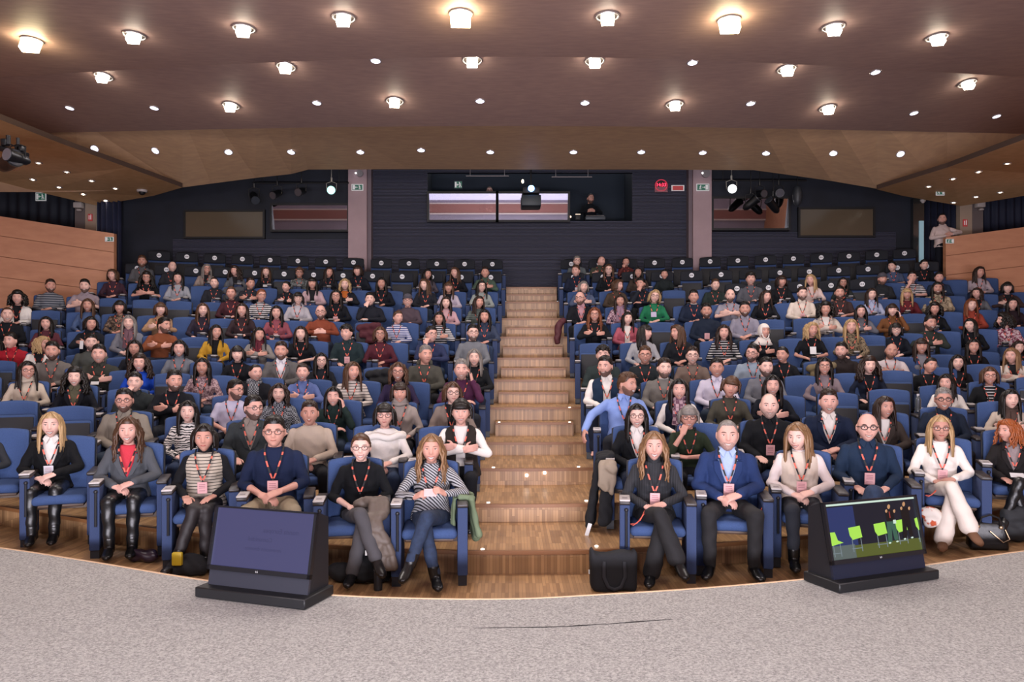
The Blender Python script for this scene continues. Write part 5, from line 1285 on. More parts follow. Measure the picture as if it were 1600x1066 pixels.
# ---- the seats themselves
LAYOUT_COVER = lambda s: s['row'] in (9, 10) or (s['row'] == 8 and s['side'] == 1 and 1130 < s['px'] < 1350)
for s in SEATS:
    k = s['row']; loc, rz = seat_frame(k, s['px']); occ = s['occ'] is not None
    cov = LAYOUT_COVER(s)
    lab = 'blue auditorium seat, %s, %s from the aisle on the %s, %s' % (ROWN(k), ORD[s['i']], 'right' if s['side'] else 'left', 'occupied' if occ else 'empty and tipped up')
    r = thing('auditorium_seat', lab, 'seat', loc, rz, 'auditorium seats')
    obj('backrest', SM['backrest'], r); obj('back_shell', SM['back_shell'], r)
    if occ or (k == 1 and 0):
        obj('seat_cushion', SM['seat_cushion'], r); obj('seat_pan', SM['seat_pan'], r)
    else:
        obj('seat_cushion', SM['tipped_cushion'], r); obj('seat_pan', SM['tipped_pan'], r)
    for q in 'LR': obj('side_panel', SM['side' + q], r); obj('armrest', SM['arm' + q], r)
    obj('writing_tablet', SM['tablet'], r)
    if k < 5: obj('tablet_arm', SM['hinge'], r)
    if cov:
        c_ = obj('headrest_cover', SM['cover'], r); obj('sticker', SM['sticker'], c_)
# ================================================================ CEILING LAMPS
bpy.context.view_layer.update()
DG_ = bpy.context.evaluated_depsgraph_get()
def hit(x, y):
    d = Vector(P(x, y, 10)) - Vector((0, 0, CZ)); d.normalize()
    ok, loc, n, i, o, m = SC.ray_cast(DG_, Vector((0, 0, CZ)) + d * 5.5, d)
    if n.z > 0: n = -n
    return loc, n
CHR = mat('lamp_chrome_ring', '#c8c4c4', .25, metal=.6); GLOW = mat('flood_glow', '#fff4e0', .4, emit='#fff0d8', es=26.0); GLOW2 = mat('flood_glow_warm', '#fff0c8', .4, emit='#ffe9b8', es=45.0)
DLT = mat('downlight_lens', '#e8e6f4', .3, emit='#e6e4f6', es=1.6); CAN = mat('lamp_recess', '#2a2422', .5)
def lamp_meshes():
    n = 24
    def ringm(r, t, z=.012):
        m = MB(); m.tube([(r * math.cos(2 * math.pi * i / n), r * math.sin(2 * math.pi * i / n), -z) for i in range(n + 1)], t, 6); return m
    D = {}
    D['ring'] = ringm(.155, .014).mesh('trim_ring', [CHR], 'auto')
    m = MB(); m.disc((0, 0, -.005), .15, -.004, 20, 'z'); D['can'] = m.mesh('lamp_housing', [CAN], False)
    m = MB(); m.box((0, -.02, -.055), (.17, .10, .15), Matrix.Rotation(math.radians(-24), 3, 'X')); D['head'] = m.mesh('lamp_head', [GLOW], False)
    m = MB(); m.box((0, -.02, -.075), (.26, .12, .23), Matrix.Rotation(math.radians(-20), 3, 'X')); D['bighead'] = m.mesh('lamp_head', [GLOW2], False)
    D['sring'] = ringm(.088, .012, .006).mesh('trim_ring', [CHR], 'auto')
    m = MB(); m.disc((0, 0, -.006), .075, -.012, 16, 'z'); D['lens'] = m.mesh('lens', [DLT], False)
    D['tring'] = ringm(.066, .012, .004).mesh('trim_ring', [CHR], 'auto')
    m = MB(); m.disc((0, 0, -.004), .030, -.012, 12, 'z'); D['tlens'] = m.mesh('lens', [mat('spot_lens', '#fff0da', .3, emit='#fff0da', es=9.0)], False)
    return D
LM = lamp_meshes()
def lampset(pts, kind, desc, cat, group):
    pts = sorted(pts)
    for i, (x, y) in enumerate(pts):
        big = kind == 'flood' and x in (720, 1139, 50)
        loc, nn = hit(x, y)
        which = ORD[i + 1] + ' from the left' if i < 17 else 'far right'
        t = thing({'flood': 'ceiling_floodlight', 'down': 'ceiling_downlight', 'spot': 'recessed_spotlight'}[kind], '%s, %s' % (desc, which), cat, loc - Vector((0, 0, .004)), 0, group)
        q = Vector((0, 0, -1)).rotation_difference(nn); t.rotation_mode = 'QUATERNION'; t.rotation_quaternion = q
        if kind == 'flood': obj('trim_ring', LM['ring'], t); obj('lamp_housing', LM['can'], t); obj('lamp_head', LM['bighead' if big else 'head'], t)
        elif kind == 'down': obj('trim_ring', LM['sring'], t); obj('lens', LM['lens'], t)
        else: obj('trim_ring', LM['tring'], t); obj('lens', LM['tlens'], t)
lampset([(50, 62), (210, 54), (381, 43), (537, 26), (720, 20), (949, 24), (1139, 30), (1302, 41), (1464, 57)], 'flood', 'glaring floodlight in the front ceiling row', 'ceiling light', 'floodlights of the front ceiling row')
lampset([(162, 118), (447, 103), (738, 93), (929, 94), (1229, 107), (1511, 129)], 'flood', 'square floodlight along the first ceiling seam', 'ceiling light', 'floodlights on the first ceiling seam')
lampset([(361, 164), (617, 157), (1054, 162), (1293, 168)], 'flood', 'square floodlight in the middle ceiling panel', 'ceiling light', 'floodlights of the middle panel')
lampset([(587, 94), (1082, 97), (1368, 112)], 'down', 'small white downlight on the first ceiling seam', 'downlight', 'downlights on the first seam')
lampset([(109, 168), (241, 168), (495, 160), (750, 157), (914, 160), (1173, 161), (1428, 176), (1557, 181)], 'down', 'small white downlight in the middle ceiling panel', 'downlight', 'downlights of the middle panel')
lampset([(148, 232), (243, 235), (357, 237), (455, 237), (563, 237), (658, 234), (766, 237), (896, 237), (1002, 237), (1098, 238), (1197, 239), (1302, 239), (1407, 240)], 'down', 'small white downlight in the rear ceiling panel', 'downlight', 'downlights of the rear panel')
lampset([(60, 254), (104, 268), (143, 282), (51, 280), (92, 292), (130, 303), (180, 294), (165, 313)], 'spot', 'tiny bright spot in the left timber soffit', 'spotlight', 'spots in the left soffit')
lampset([(1574, 255), (1529, 268), (1489, 279), (1451, 291), (1563, 300), (1525, 307), (1490, 316)], 'spot', 'tiny bright spot in the right timber soffit', 'spotlight', 'spots in the right soffit')
WHT = mat('white_plastic', '#b9b2ae', .5); GREY = mat('light_grey_metal', '#8d8788', .4, metal=.3)
def dome(x, y, lab, dark=True, r=.12):
    loc, nn = hit(x, y); t = thing('security_camera' if dark else 'smoke_detector', lab, 'camera' if dark else 'detector', loc)
    m = MB(); m.tube([(0, 0, 0), (0, 0, -.05)], [r, r * .9], 18); part('housing', m, WHT, t)
    m = MB(); m.ell((0, 0, -.05), (r * .6, r * .6, r * .6)); part('dome', m, BLK if dark else WHT, t)
dome(222, 297, 'white dome security camera with dark lens under the left soffit')
dome(1442, 312, 'small white smoke detector under the right soffit', False, .07)
# ================================================================ SIGNS, CLOCK, SPEAKERS
GREEN = mat('exit_green', '#2c5a4c', .5, emit='#2c6a55', es=.25); SW = mat('sign_white', '#c9c6c8', .5, emit='#d9d9d9', es=.25); RED = mat('sign_red', '#a33a3c', .5, emit='#b03a3c', es=.25)
def exit_sign(x, y, Y, wpx, lab, man_left=False, hpx=None, bodym=None, rz=0):
    s = F / Y; w_ = wpx / s; h_ = (hpx or wpx * .56) / s
    t = thing('exit_sign', lab, 'sign', P(x, y, Y), rz)
    m = MB(); m.box((0, 0, 0), (w_, .03, h_)); part('frame', m, bodym or SW, t, False)
    m = MB(); m.box((0, -.017, 0), (w_ * .88, .006, h_ * .8)); part('panel', m, GREEN, t, False)
    g = MB(); q = -1 if man_left else 1; u_ = h_ * .8; yy = -.024
    mx = q * w_ * .20
    g.box((-q * w_ * .30, yy, 0), (w_ * .20, .006, u_ * .84)); g.box((-q * w_ * .06, yy, 0), (w_ * .20, .006, u_ * .10))
    g.slab([(-q * w_ * .19, yy, 0), (-q * w_ * .11, yy, u_ * .2), (-q * w_ * .11, yy, -u_ * .2)], (0, .005, 0))
    g.disc((mx - q * .01, yy, u_ * .32), u_ * .09, .006, 10)
    for a, b in (((0, .22), (.04, -.08)), ((0, .18), (-.16, .02)), ((0, .18), (.15, .05)), ((.04, -.08), (-.10, -.22)), ((-.10, -.22), (-.04, -.40)), ((.04, -.08), (.16, -.20)), ((.16, -.20), (.22, -.38))):
        g.tube([(mx + q * a[0] * u_, yy, a[1] * u_), (mx + q * b[0] * u_, yy, b[1] * u_)], u_ * .055, 6)
    part('pictogram', g, SW, t, False)
exit_sign(558.5, 293, 18.80, 18, 'green exit sign on the left grey column, arrow and running figure', False)
exit_sign(1098, 293, 18.80, 20, 'green exit sign on the right grey column, running figure and arrow', True)
exit_sign(171, 374, 17.30, 13, 'green exit sign at the end of the left timber parapet')
exit_sign(1484, 377, 17.62, 12, 'green exit sign at the end of the right timber parapet', True)
exit_sign(64, 307.5, 19.56, 16, 'pale exit sign on the black curtain high at the left', False, 13)
exit_sign(1469, 299.5, 17.9, 13, 'small exit sign hanging below the right soffit', True, 12)
exit_sign(716, 289, 19.1, 13, 'dim exit sign above the left booth window', False, 13, DARK)
def red_sign(x, y, Y, w_, h_, lab, bars=True):
    s = F / Y; t = thing('fire_safety_sign', lab, 'sign', P(x, y, Y)); m = MB(); m.box((0, 0, 0), (w_ / s, .02, h_ / s)); part('plate', m, RED, t, False)
    g = MB()
    if bars:
        for q in (-1, 1): g.box((q * w_ / s * .2, -.013, 0), (w_ / s * .16, .006, h_ / s * .6))
        g.box((w_ / s * .2, -.013, h_ / s * .36), (w_ / s * .1, .006, h_ / s * .1))
    else:
        for q in (-1, 1): g.box((0, -.013, q * h_ / s * .44), (w_ / s, .006, h_ / s * .12)); g.box((q * w_ / s * .46, -.013, 0), (w_ / s * .08, .006, h_ / s))
    part('pictogram', g, SW, t, False)
red_sign(141, 340, 19.2, 6.5, 11, 'red extinguisher sign on the left beige pier')
red_sign(1508, 348.5, 19.2, 6.5, 11, 'red extinguisher sign on the right beige pier beside the standing person')
red_sign(1059, 294, 19.15, 20, 9, 'wide red sign with pale border on the ribbed wall', False)
# digital clock
t = thing('digital_clock', 'round wall clock with glowing red digits on the ribbed wall', 'clock', P(1033, 291, 19.1))
k_ = 19.1 / F; m = MB(); n = 28
m.tube([(9.2 * k_ * math.cos(2 * math.pi * i / n), -.02, 1 * k_ + 8.8 * k_ * math.sin(2 * math.pi * i / n)) for i in range(n + 1)], .014, 6); part('rim', m, mat('clock_rim', '#9c5058', .3, emit='#c01c38', es=.5), t)
m = MB(); m.disc((0, 0, 1 * k_), 8.6 * k_, .03, 28); part('face', m, BLK, t)
m = text_mb('14:33', .115, None, (0, -.012, .03)); part('digits', m, mat('clock_digits', '#ff2040', .4, emit='#ff2848', es=4.0), t, False)
m = MB(); m.b2((-10 * k_, -.03, -9.5 * k_), (10 * k_, .02, -7.6 * k_)); m.b2((-10 * k_, -.01, -7.6 * k_), (10 * k_, .02, -1 * k_)); part('bracket', m, mat('clock_bracket', '#8a5560', .5), t, False)
def column_speaker(x, y, Y, lab):
    t = thing('wall_loudspeaker', lab, 'loudspeaker', P(x, y, Y)); m = MB(); m.rbox((0, 0, 0), (.20, .16, .14), .02, 2); part('cabinet', m, WHT, t); m = MB(); m.rbox((.02, -.02, -.12), (.10, .1, .05), .02, 2); part('bracket', m, WHT, t)
column_speaker(123, 321, 19.15, 'white loudspeaker on the left beige pier'); column_speaker(1531, 320, 19.15, 'white loudspeaker on the right beige pier')
for x, lab in ((1103, 'round grey wall loudspeaker at the top of the right column'), (562, 'round wall loudspeaker at the top of the left column')):
    t = thing('round_wall_speaker', lab, 'loudspeaker', P(x, 271, 18.8)); m = MB(); m.disc((0, -.02, 0), .10 if x > 800 else .08, .06, 24); part('cover', m, GREY, t); m = MB(); m.ell((-.09, -.03, 0), (.02, .02, .02)); part('status_light', m, mat('led_white', '#ffffff', .3, emit='#ffffff', es=5), t)
# ================================================================ PROJECTOR AND STAGE LIGHTS AT THE BACK
t = thing('projector', 'ceiling projector with glowing blue lens in front of the booth window', 'projector', P(830, 312, 18.3))
m = MB(); m.rbox((0, .2, -.02), (.46, .5, .25), .02, 2); part('housing', m, mat('projector_grey', '#1f2a30', .5), t)
m = MB(); m.rbox((0, .2, .22), (.40, .45, .14), .02, 2); m.tube([(0, .2, .28), (0, .2, 7.62 - P(830, 312, 18.3)[2])], .02, 8); part('mount', m, BLK, t)
m = MB(); m.ell((0, -.06, .25), (.075, .05, .075), 16, 10); part('lens', m, mat('projector_beam', '#dff2ff', .2, emit='#6ea8ff', es=9), t)
m = MB(); m.ell((-.20, -.04, .42), (.03, .03, .05)); part('indicator_lamp', m, mat('warm_led', '#fff0d0', .3, emit='#fff0d0', es=2.5), t)
BM = mat('stage_light_black', '#0e1014', .4, spec=.5); STL = mat('worn_steel', '#8f8f8c', .35, metal=.6)
def spotlight(x, y, Y, s, yaw, pitch, lab, glow=None, steel=False, world=False):
    t = thing('stage_spotlight', lab, 'stage light', P(x, y, Y)); R = Matrix.Rotation(math.radians(yaw), 4, 'Z') @ Matrix.Rotation(math.radians(pitch), 4, 'X'); R3 = R.to_3x3()
    m = MB(); pts = [R3 @ Vector((0, q, 0)) * s for q in (.22, .16, .05, -.12, -.20)]; m.tube(pts, [.04 * s, .085 * s, .10 * s, .105 * s, .125 * s], 16); part('lamp_can', m, BM, t)
    m = MB(); m.tube([R3 @ Vector((0, -.19, 0)) * s, R3 @ Vector((0, -.215, 0)) * s], [.11 * s, .11 * s], 16); part('lens', m, glow or mat('dull_lens', '#3c4048', .1, spec=.8), t)
    m = MB(); m.tube([(-.13 * s, 0, 0), (-.14 * s, 0, .20 * s), (0, 0, .25 * s), (.14 * s, 0, .20 * s), (.13 * s, 0, 0)], .012 * s, 6); m.tube([(0, 0, .24 * s), (0, 0, .36 * s)], .03 * s, 8); m.tube([(0, 0, .3 * s), (0, 0, 7.62 - P(x, y, Y)[2])], .010, 6) if Y > 15 else None; part('yoke', m, STL if steel else BM, t)
CY = mat('cyan_lens_glow', '#b8fff0', .3, emit='#8cf0e0', es=1.6); WG = mat('white_lens_glow', '#ffffff', .3, emit='#f4ffff', es=3)
spotlight(518, 298, 18.4, .85, 10, 8, 'steel moving spotlight with cyan lens left of the left column', CY, True)
spotlight(471, 299, 18.4, .8, -15, 20, 'black spotlight with dull lens above the left reflecting window')
spotlight(433, 303, 18.4, .8, -25, 25, 'black spotlight hanging at the left of the left reflecting window')
spotlight(397, 308, 18.4, .9, 30, 35, 'black spotlight hanging in the dark left corner of the back')
spotlight(1143, 296, 18.4, .9, -10, 8, 'steel moving spotlight with white lens right of the right column', WG, True)
spotlight(1173, 318, 18.4, .95, 60, -35, 'black spotlight tilted down over the right reflecting window')
spotlight(1187, 303, 18.4, .8, 20, 10, 'black spotlight high above the right reflecting window')
spotlight(1217, 302, 18.4, .8, -10, 10, 'black spotlight right of the reflecting window')
spotlight(1208, 322, 18.4, .95, -60, -40, 'black spotlight aimed down beside the right window edge')
t = thing('hanging_loudspeaker', 'grey oval loudspeaker hanging right of the right reflecting window', 'loudspeaker', P(1246, 306, 18.4)); m = MB(); m.ell((0, 0, 0), (.11, .12, .25), 16, 12); part('cabinet', m, mat('speaker_grey', '#2c3036', .5), t); m = MB(); m.tube([(0, 0, .2), (0, 0, 7.62 - P(1246, 306, 18.4)[2])], .014, 6); part('hanger', m, BM, t)
for a, b, y, lab in ((395, 545, 286, 'dark lighting bar above the left reflecting window'), (1115, 1260, 282, 'dark lighting bar above the right reflecting window'), (728, 795, 275, 'thin pale bar across the booth opening, left piece'), (862, 925, 276.5, 'thin pale bar across the booth opening, right piece')):
    p0, p1 = P(a, y, 18.45), P(b, y, 18.45); m = MB(); m.tube([(0, 0, 0), (p1[0] - p0[0], 0, 0)], .022 if y > 280 else .012, 8)
    for e in (.1, .9): m.tube([((p1[0] - p0[0]) * e, 0, 0), ((p1[0] - p0[0]) * e, 0, 7.62 - p0[2])], .008, 6)
    o = obj('lighting_bar', m.mesh('lighting_bar', [BM if y > 280 else GREY], 'auto'), loc=p0); tag(o, lab, 'bar')
# cluster of stage lights at the far left under the ceiling
Y_ = 12.0
t = thing('lighting_bar', 'black lighting bar entering the frame at the far left under the soffit', 'bar', P(-20, 226, Y_)); m = MB(); m.tube([(0, 0, .0), (.62, 0, -.17)], .045, 8); m.tube([(-.9, 0, .10), (.0, 0, 0)], .045, 8); part('pipe', m, BM, t)
for q, (x, y) in enumerate(((8, 223), (30, 234), (33, 232))):
    m = MB(); m.rbox(Vector(P(x, y, Y_)) - Vector(P(-20, 226, Y_)), (.09, .12, .11), .02, 2); part('clamp', m, BM, t)
spotlight(13, 254, 12.0, 1.15, 55, -10, 'large black theatre spotlight at the far left edge')
spotlight(28, 247, 11.9, .85, -22, -5, 'smaller round black spotlight facing the stage at the far left', mat('grey_lens', '#6a6a72', .1, spec=.8))
t = thing('cable_loop', 'thin cable loop hanging below the far left spotlights', 'cable', P(24, 262, 12)); m = MB(); n = 16; m.tube([(.05 * math.cos(2 * math.pi * i / n), 0, .05 * math.sin(2 * math.pi * i / n)) for i in range(n + 1)], .004, 5); part('cable', m, mat('brown_cable', '#6a3c28', .5), t)
# ================================================================ BOOTH AND STANDING PEOPLE
def extra(x, y, Y, lab, pose, legs, style, hc, col, trou, yaw, s, dz, kind='sweater', sk=0, beard=False, rz=0):
    p = dict(x=x, y=y, fem=False, style=style, hc=hc, kind=kind, col=col, inner='#1a1a1e', glasses=False, beard=beard, badge=False, scarf=False, yaw=yaw, tilt=0, sk=sk, lan=False)
    q = P(x, y, Y); r = thing('person', lab, 'person', (q[0], q[1] - .37, q[2] - 1.205 * s), rz, None, s); person(r, p, pose, legs, cloth(trou), (BOOT, 0), 0, True); return r
extra(1474, 334, 18.2, 'person standing beside the right parapet in white shirt and dark trousers, arm resting', 'lean', 'stand', 'buzz', 'K', '#cbb9b4', '#10131c', -25, 1.07, 0, 'shirt', 0, True)
extra(922, 303, 20.4, 'person in black standing at the desk inside the control booth', 'clasphigh', 'stand', 'buzz', 'K', '#11151b', '#11151b', 15, 1.05, 0, 'sweater', 1, True)
extra(765, 292, 20.5, 'person behind the left booth window, only the forehead showing', 'clasp', 'stand', 'buzz', 'B', '#2a2c33', '#11151b', 0, 1.05, 0, 'sweater', 2)
t = thing('mixing_desk', 'low mixing desk with pale knobs on the booth sill', 'mixing desk', P(930, 344.5, 19.4)); m = MB(); m.rbox((0, 0, .05), (.50, .16, .09), .02, 2); part('console', m, mat('desk_grey', '#39414a', .5), t)
m = MB()
for i in range(14): m.b2((-.22 + i * .032, -.09, .095), (-.21 + i * .032, -.06, .11))
part('fader', m, WHT, t, False)['kind'] = 'stuff'
t = thing('small_monitor', 'small screen with lit top standing beside the mixing desk', 'monitor', P(903, 344.5, 19.4)); m = MB(); m.rbox((0, 0, .08), (.12, .06, .13), .01, 2); part('screen', m, BLK, t); m = MB(); m.b2((-.06, -.035, .14), (.06, .02, .155)); part('lit_strip', m, mat('lit_edge', '#e8d8c8', .4, emit='#e8d0b8', es=.9), t, False)
t = thing('desk_lamp', 'tiny warm lamp at the right end of the booth window', 'lamp', P(891, 344.5, 19.35)); m = MB(); m.tube([(0, 0, 0), (0, 0, .08)], .008, 6); part('stem', m, BLK, t); m = MB(); m.ell((0, 0, .09), (.03, .03, .025)); part('bulb', m, mat('warm_bulb', '#ffe8c8', .4, emit='#ffd8b0', es=2.5), t)
# ================================================================ MONITORS ON THE STAGE
def monitor(pa, pb, lab, lit):
    """pa, pb: front bottom corners in pixels"""
    q = []
    for x, y in (pa, pb):
        Y = (CZ - SZ) * F / (y - HZ); q.append(Vector(((x - 800) / F * Y, Y, SZ)))
    w_ = (q[1] - q[0]).length; rz = math.atan2(q[1].y - q[0].y, q[1].x - q[0].x)
    t = thing('stage_monitor', lab, 'monitor', q[0], rz); t.location.z += .002
    m = MB(); m.rbox((w_ / 2, .17, .035), (w_, .34, .065), .006, 1); part('plinth', m, mat('plinth_black', '#101114', .5), t)
    tk = 12; R = Matrix.Rotation(math.radians(-tk), 3, 'X'); c0 = Vector((w_ / 2, .085, .065)); hh = .52
    def L(x, z, d=0): return tuple(c0 + R @ Vector((x - w_ / 2, d, z)))
    iw = .035
    m = MB(); pr = [L(iw, 0, .02), L(iw, hh, .03), (iw, .33, .52), (iw, .33, .065)]
    m.slab(pr, (w_ - 2 * iw, 0, 0)); part('cabinet', m, mat('monitor_case', '#15161b', .5), t)
    m = MB(); m.slab([L(iw, .0), L(w_ - iw, .0), L(w_ - iw, .105), L(iw, .105)], tuple(R @ Vector((0, .02, 0)))); part('lower_panel', m, mat('panel_slate', '#2b2d36', .35) if not lit else mat('panel_dark_blue', '#141a2a', .35), t, False)
    m = MB(); z0, z1 = .10, hh
    for a in ((iw - .012, z0, w_ - iw + .012, z0 + .03), (iw - .012, z1 - .012, w_ - iw + .012, z1), (iw - .012, z0, iw + .006, z1), (w_ - iw - .006, z0, w_ - iw + .012, z1)):
        m.slab([L(a[0], a[1], -.022), L(a[2], a[1], -.022), L(a[2], a[3], -.022), L(a[0], a[3], -.022)], tuple(R @ Vector((0, .03, 0))))
    part('bezel', m, mat('bezel_dark', '#16171b', .3), t, False)
    X0, X1, Z0, Z1 = iw + .006, w_ - iw - .006, z0 + .03, z1 - .012; dy = -.006
    def S(u, v, d=0): return L(X0 + (X1 - X0) * u, Z0 + (Z1 - Z0) * v, dy - d)
    if not lit:
        m = MB(); m.slab([S(0, 0), S(1, 0), S(1, 1), S(0, 1)], tuple(R @ Vector((0, .005, 0)))); part('screen', m, mat('screen_off_blue', '#101018', .3, emit='#50507a', es=.66, spec=.4), t, False)
        g = MB(); ax = (R @ Vector((1, 0, 0))); az = R @ Vector((0, 0, 1))
        for s_, u, v, sz in (('manda Europea', .68, .66, .044), ('Comunidad', .48, .50, .040), ('innovación docente', .52, .34, .036)): text_mb(s_, sz, g, S(u, v, .0012), ax, az, True)
        part('reflected_text', g, mat('painted_reflection_text', '#0a0a10', .3, emit='#484870', es=.58), t, False)  # mirrored wording painted as a faint reflection on the screen
    else:
        m = MB()
        def rect(u0, v0, u1, v1, mi, d=0): m.mi = mi; m.slab([S(u0, v0, d), S(u1, v0, d), S(u1, v1, d), S(u0, v1, d)], tuple(R @ Vector((0, .004, 0))))
        E_ = lambda n_, c, e=.9: mat(n_, '#08090b', .3, emit=c, es=e * .75)
        ms = [E_('scr_navy', '#121b2c', .8), E_('scr_blue', '#26376c', .95), E_('scr_floor', '#66702f', .75), E_('scr_lime', '#b4f05a', 1.0), E_('scr_white', '#d9f0e0', 1.0), E_('scr_jeans', '#3f6a58', .9), E_('scr_skin', '#d8a070', .9), E_('scr_black', '#0c0f14', .5), E_('scr_grey', '#8898a0', .8), E_('scr_floor_grey', '#6c7a78', .75), E_('scr_red', '#b04038', .8)]
        rect(0, 0, 1, 1, 0); rect(0, .22, .30, .93, 1, .001); rect(0, .955, 1, .99, 4, .001); rect(0, 0, 1, .22, 2, .001); rect(0, 0, .26, .24, 9, .0014)
        def chair(u, v, w2, side=0):
            m.mi = 3
            if side: m.slab([S(u, v + .20, .003), S(u + .055, v + .20, .003), S(u + .075, v + .05, .003), S(u + .13, v + .0, .003), S(u + .0, v - .04, .003)], tuple(R @ Vector((0, .002, 0))))
            else: m.slab([S(u, v + .20, .003), S(u + w2, v + .22, .003), S(u + w2 + .01, v + .01, .003), S(u + .03, v - .02, .003), S(u + .005, v + .06, .003)], tuple(R @ Vector((0, .002, 0))))
            m.mi = 8
            for uu in (u + .02, u + w2 - .01): m.slab([S(uu, v - .01, .002), S(uu + .006, v - .01, .002), S(uu + .008, v - .24, .002), S(uu, v - .24, .002)], tuple(R @ Vector((0, .001, 0))))
            m.slab([S(u + .01, v - .17, .002), S(u + w2, v - .17, .002), S(u + w2, v - .185, .002), S(u + .01, v - .185, .002)], tuple(R @ Vector((0, .001, 0))))
        chair(.01, .29, .10, 1); chair(.215, .34, .125); chair(.495, .36, .125); chair(.735, .38, .12); chair(.965, .38, .03)
        def fig(u, v0, h, top, leg, sk=6):
            m.mi = leg; m.slab([S(u - .045, v0 + h * .56, .004), S(u + .045, v0 + h * .56, .004), S(u + .055, v0 + .03, .004), S(u + .012, v0 + .03, .004), S(u, v0 + h * .4, .004), S(u - .02, v0, .004), S(u - .065, v0, .004)], tuple(R @ Vector((0, .002, 0))))
            m.mi = top; m.slab([S(u - .045, v0 + h * .54, .0045), S(u + .045, v0 + h * .54, .0045), S(u + .05, v0 + h * .84, .0045), S(u - .05, v0 + h * .84, .0045)], tuple(R @ Vector((0, .002, 0))))
            m.mi = sk
            for a, b in ((0, h * .93), (-.035, h * .82), (.055, h * .80)):
                c = S(u + a, v0 + b, .006); r_ = .013 if a else .017; m.ell(c, (r_ * .8, .002, r_), 10, 6)
            m.mi = 4; m.ell(S(u + .035, v0, .005), (.012, .002, .006), 8, 6); m.ell(S(u - .05, v0 - .01, .005), (.012, .002, .006), 8, 6)
        fig(.865, .24, .68, 7, 7); fig(.69, .20, .70, 7, 5)
        rect(.715, .53, .745, .60, 4, .0065); rect(.683, .64, .692, .76, 10, .0062)
        o = part('screen', m, ms, t, False)
    g = MB(); text_mb('LG', .016, g, L(w_ / 2, z0 + .014, -.0235), R @ Vector((1, 0, 0)), R @ Vector((0, 0, 1))); part('logo', g, SW, t, False)
monitor((304, 934), (476, 955), 'black stage monitor on the left of the stage with a plain bluish screen', False)
monitor((1312, 929), (1468, 906), 'black stage monitor on the right showing lime chairs and two people', True)
# ================================================================ STEP LIGHTS
LED = mat('step_led', '#ffffff', .3, emit='#fff4e8', es=7)
for i, (x, y) in enumerate([(754, 859), (932, 854), (763, 786), (916, 783), (771, 731), (904, 730), (780, 660), (890, 660), (890, 637)]):
    d = Vector(P(x, y, 10)) - Vector((0, 0, CZ)); d.normalize(); ok, loc, n_, a_, o_, m_ = SC.ray_cast(DG_, Vector((0, 0, CZ)) + d * 5.5, d)
    m = MB(); m.disc((0, 0, .001), .016, .006, 14, 'z'); o = obj('step_light', m.mesh('step_light', [LED], False), loc=loc)
    tag(o, 'small white step light at the %s edge of the aisle, %s step from the front' % ('left' if x < 830 else 'right', ['first', 'first', 'second', 'second', 'third', 'third', 'fifth', 'fifth', 'sixth'][i]), 'step light', 'step lights of the aisle')
for x, y, q in ((823, 743, 'left'), (851, 739, 'right')):
    loc = P(x, y, 9.19); m = MB(); m.disc((0, 0, 0), .018, .008, 14); o = obj('riser_light', m.mesh('riser_light', [LED], False), loc=loc); tag(o, 'small white light in the middle of the third step riser, %s one' % q, 'step light')
# ================================================================ BAGS, COATS, BOTTLES
def rnd_cloth(mb, seed, voxel, name, m, parent, amp=.006):
    me = vox(mb, voxel, 3, name); wrinkle(me, amp, .7); me.materials.append(m); return obj(name, me, parent)
def sheet(tops, bots, r0, r1, n=4):
    out = []
    for i in range(len(tops) - 1):
        for t in range(n):
            q = t / n; a = Vector(tops[i]).lerp(Vector(tops[i + 1]), q); b = Vector(bots[i]).lerp(Vector(bots[i + 1]), q); w_ = .012 * math.sin(t * 2.6 + i); out.append((tuple(a), tuple(b + Vector((w_, w_, 0))), r0, r1 * (1 + .25 * math.sin(i * 3 + t * 1.9))))
    return out
def drape(name, lab, cat, org, blobs, m, rz=0, voxel=.012, amp=.007):
    t = thing(name, lab, cat, org, rz); mb = MB()
    for a, b, r0, r1 in blobs: mb.cone(a, b, r0, r1, 10)
    rnd_cloth(mb, 0, voxel, 'fabric', m, t, amp); return t
BC = mat('black_canvas', '#101217', .85, nz=.15, nsc=40)
Yb = 6.15; pb = P(962, 929, Yb)
t = thing('tote_bag', 'black canvas tote bag on the floor by the right aisle seat', 'bag', (pb[0], 6.22, .003))
m = MB(); m.rbox((0, .09, .155), (.37, .16, .31), .04, 3, fn=lambda q: (q.x * (1 + .12 * (q.z + .15)), q.y * (1.1 - .9 * (q.z + .15)), q.z + .012 * math.sin(q.x * 22) + (.03 if abs(q.x) > .15 and q.z > .1 else 0))); part('bag_body', m, BC, t, True)
for yy in (.005, .165):
    m = MB(); m.tube([(-.08, yy, .25), (-.085, yy - .01, .13), (-.05, yy - .015, .05), (0, yy - .015, .03), (.05, yy - .015, .05), (.085, yy - .01, .13), (.08, yy, .25)], .014, 6, flat=.3); part('strap', m, mat('strap_black', '#1a1d24', .7), t)
m = MB(); m.b2((-.197, .08, .13), (-.19, .10, .16)); part('tag', m, SW, t, False)
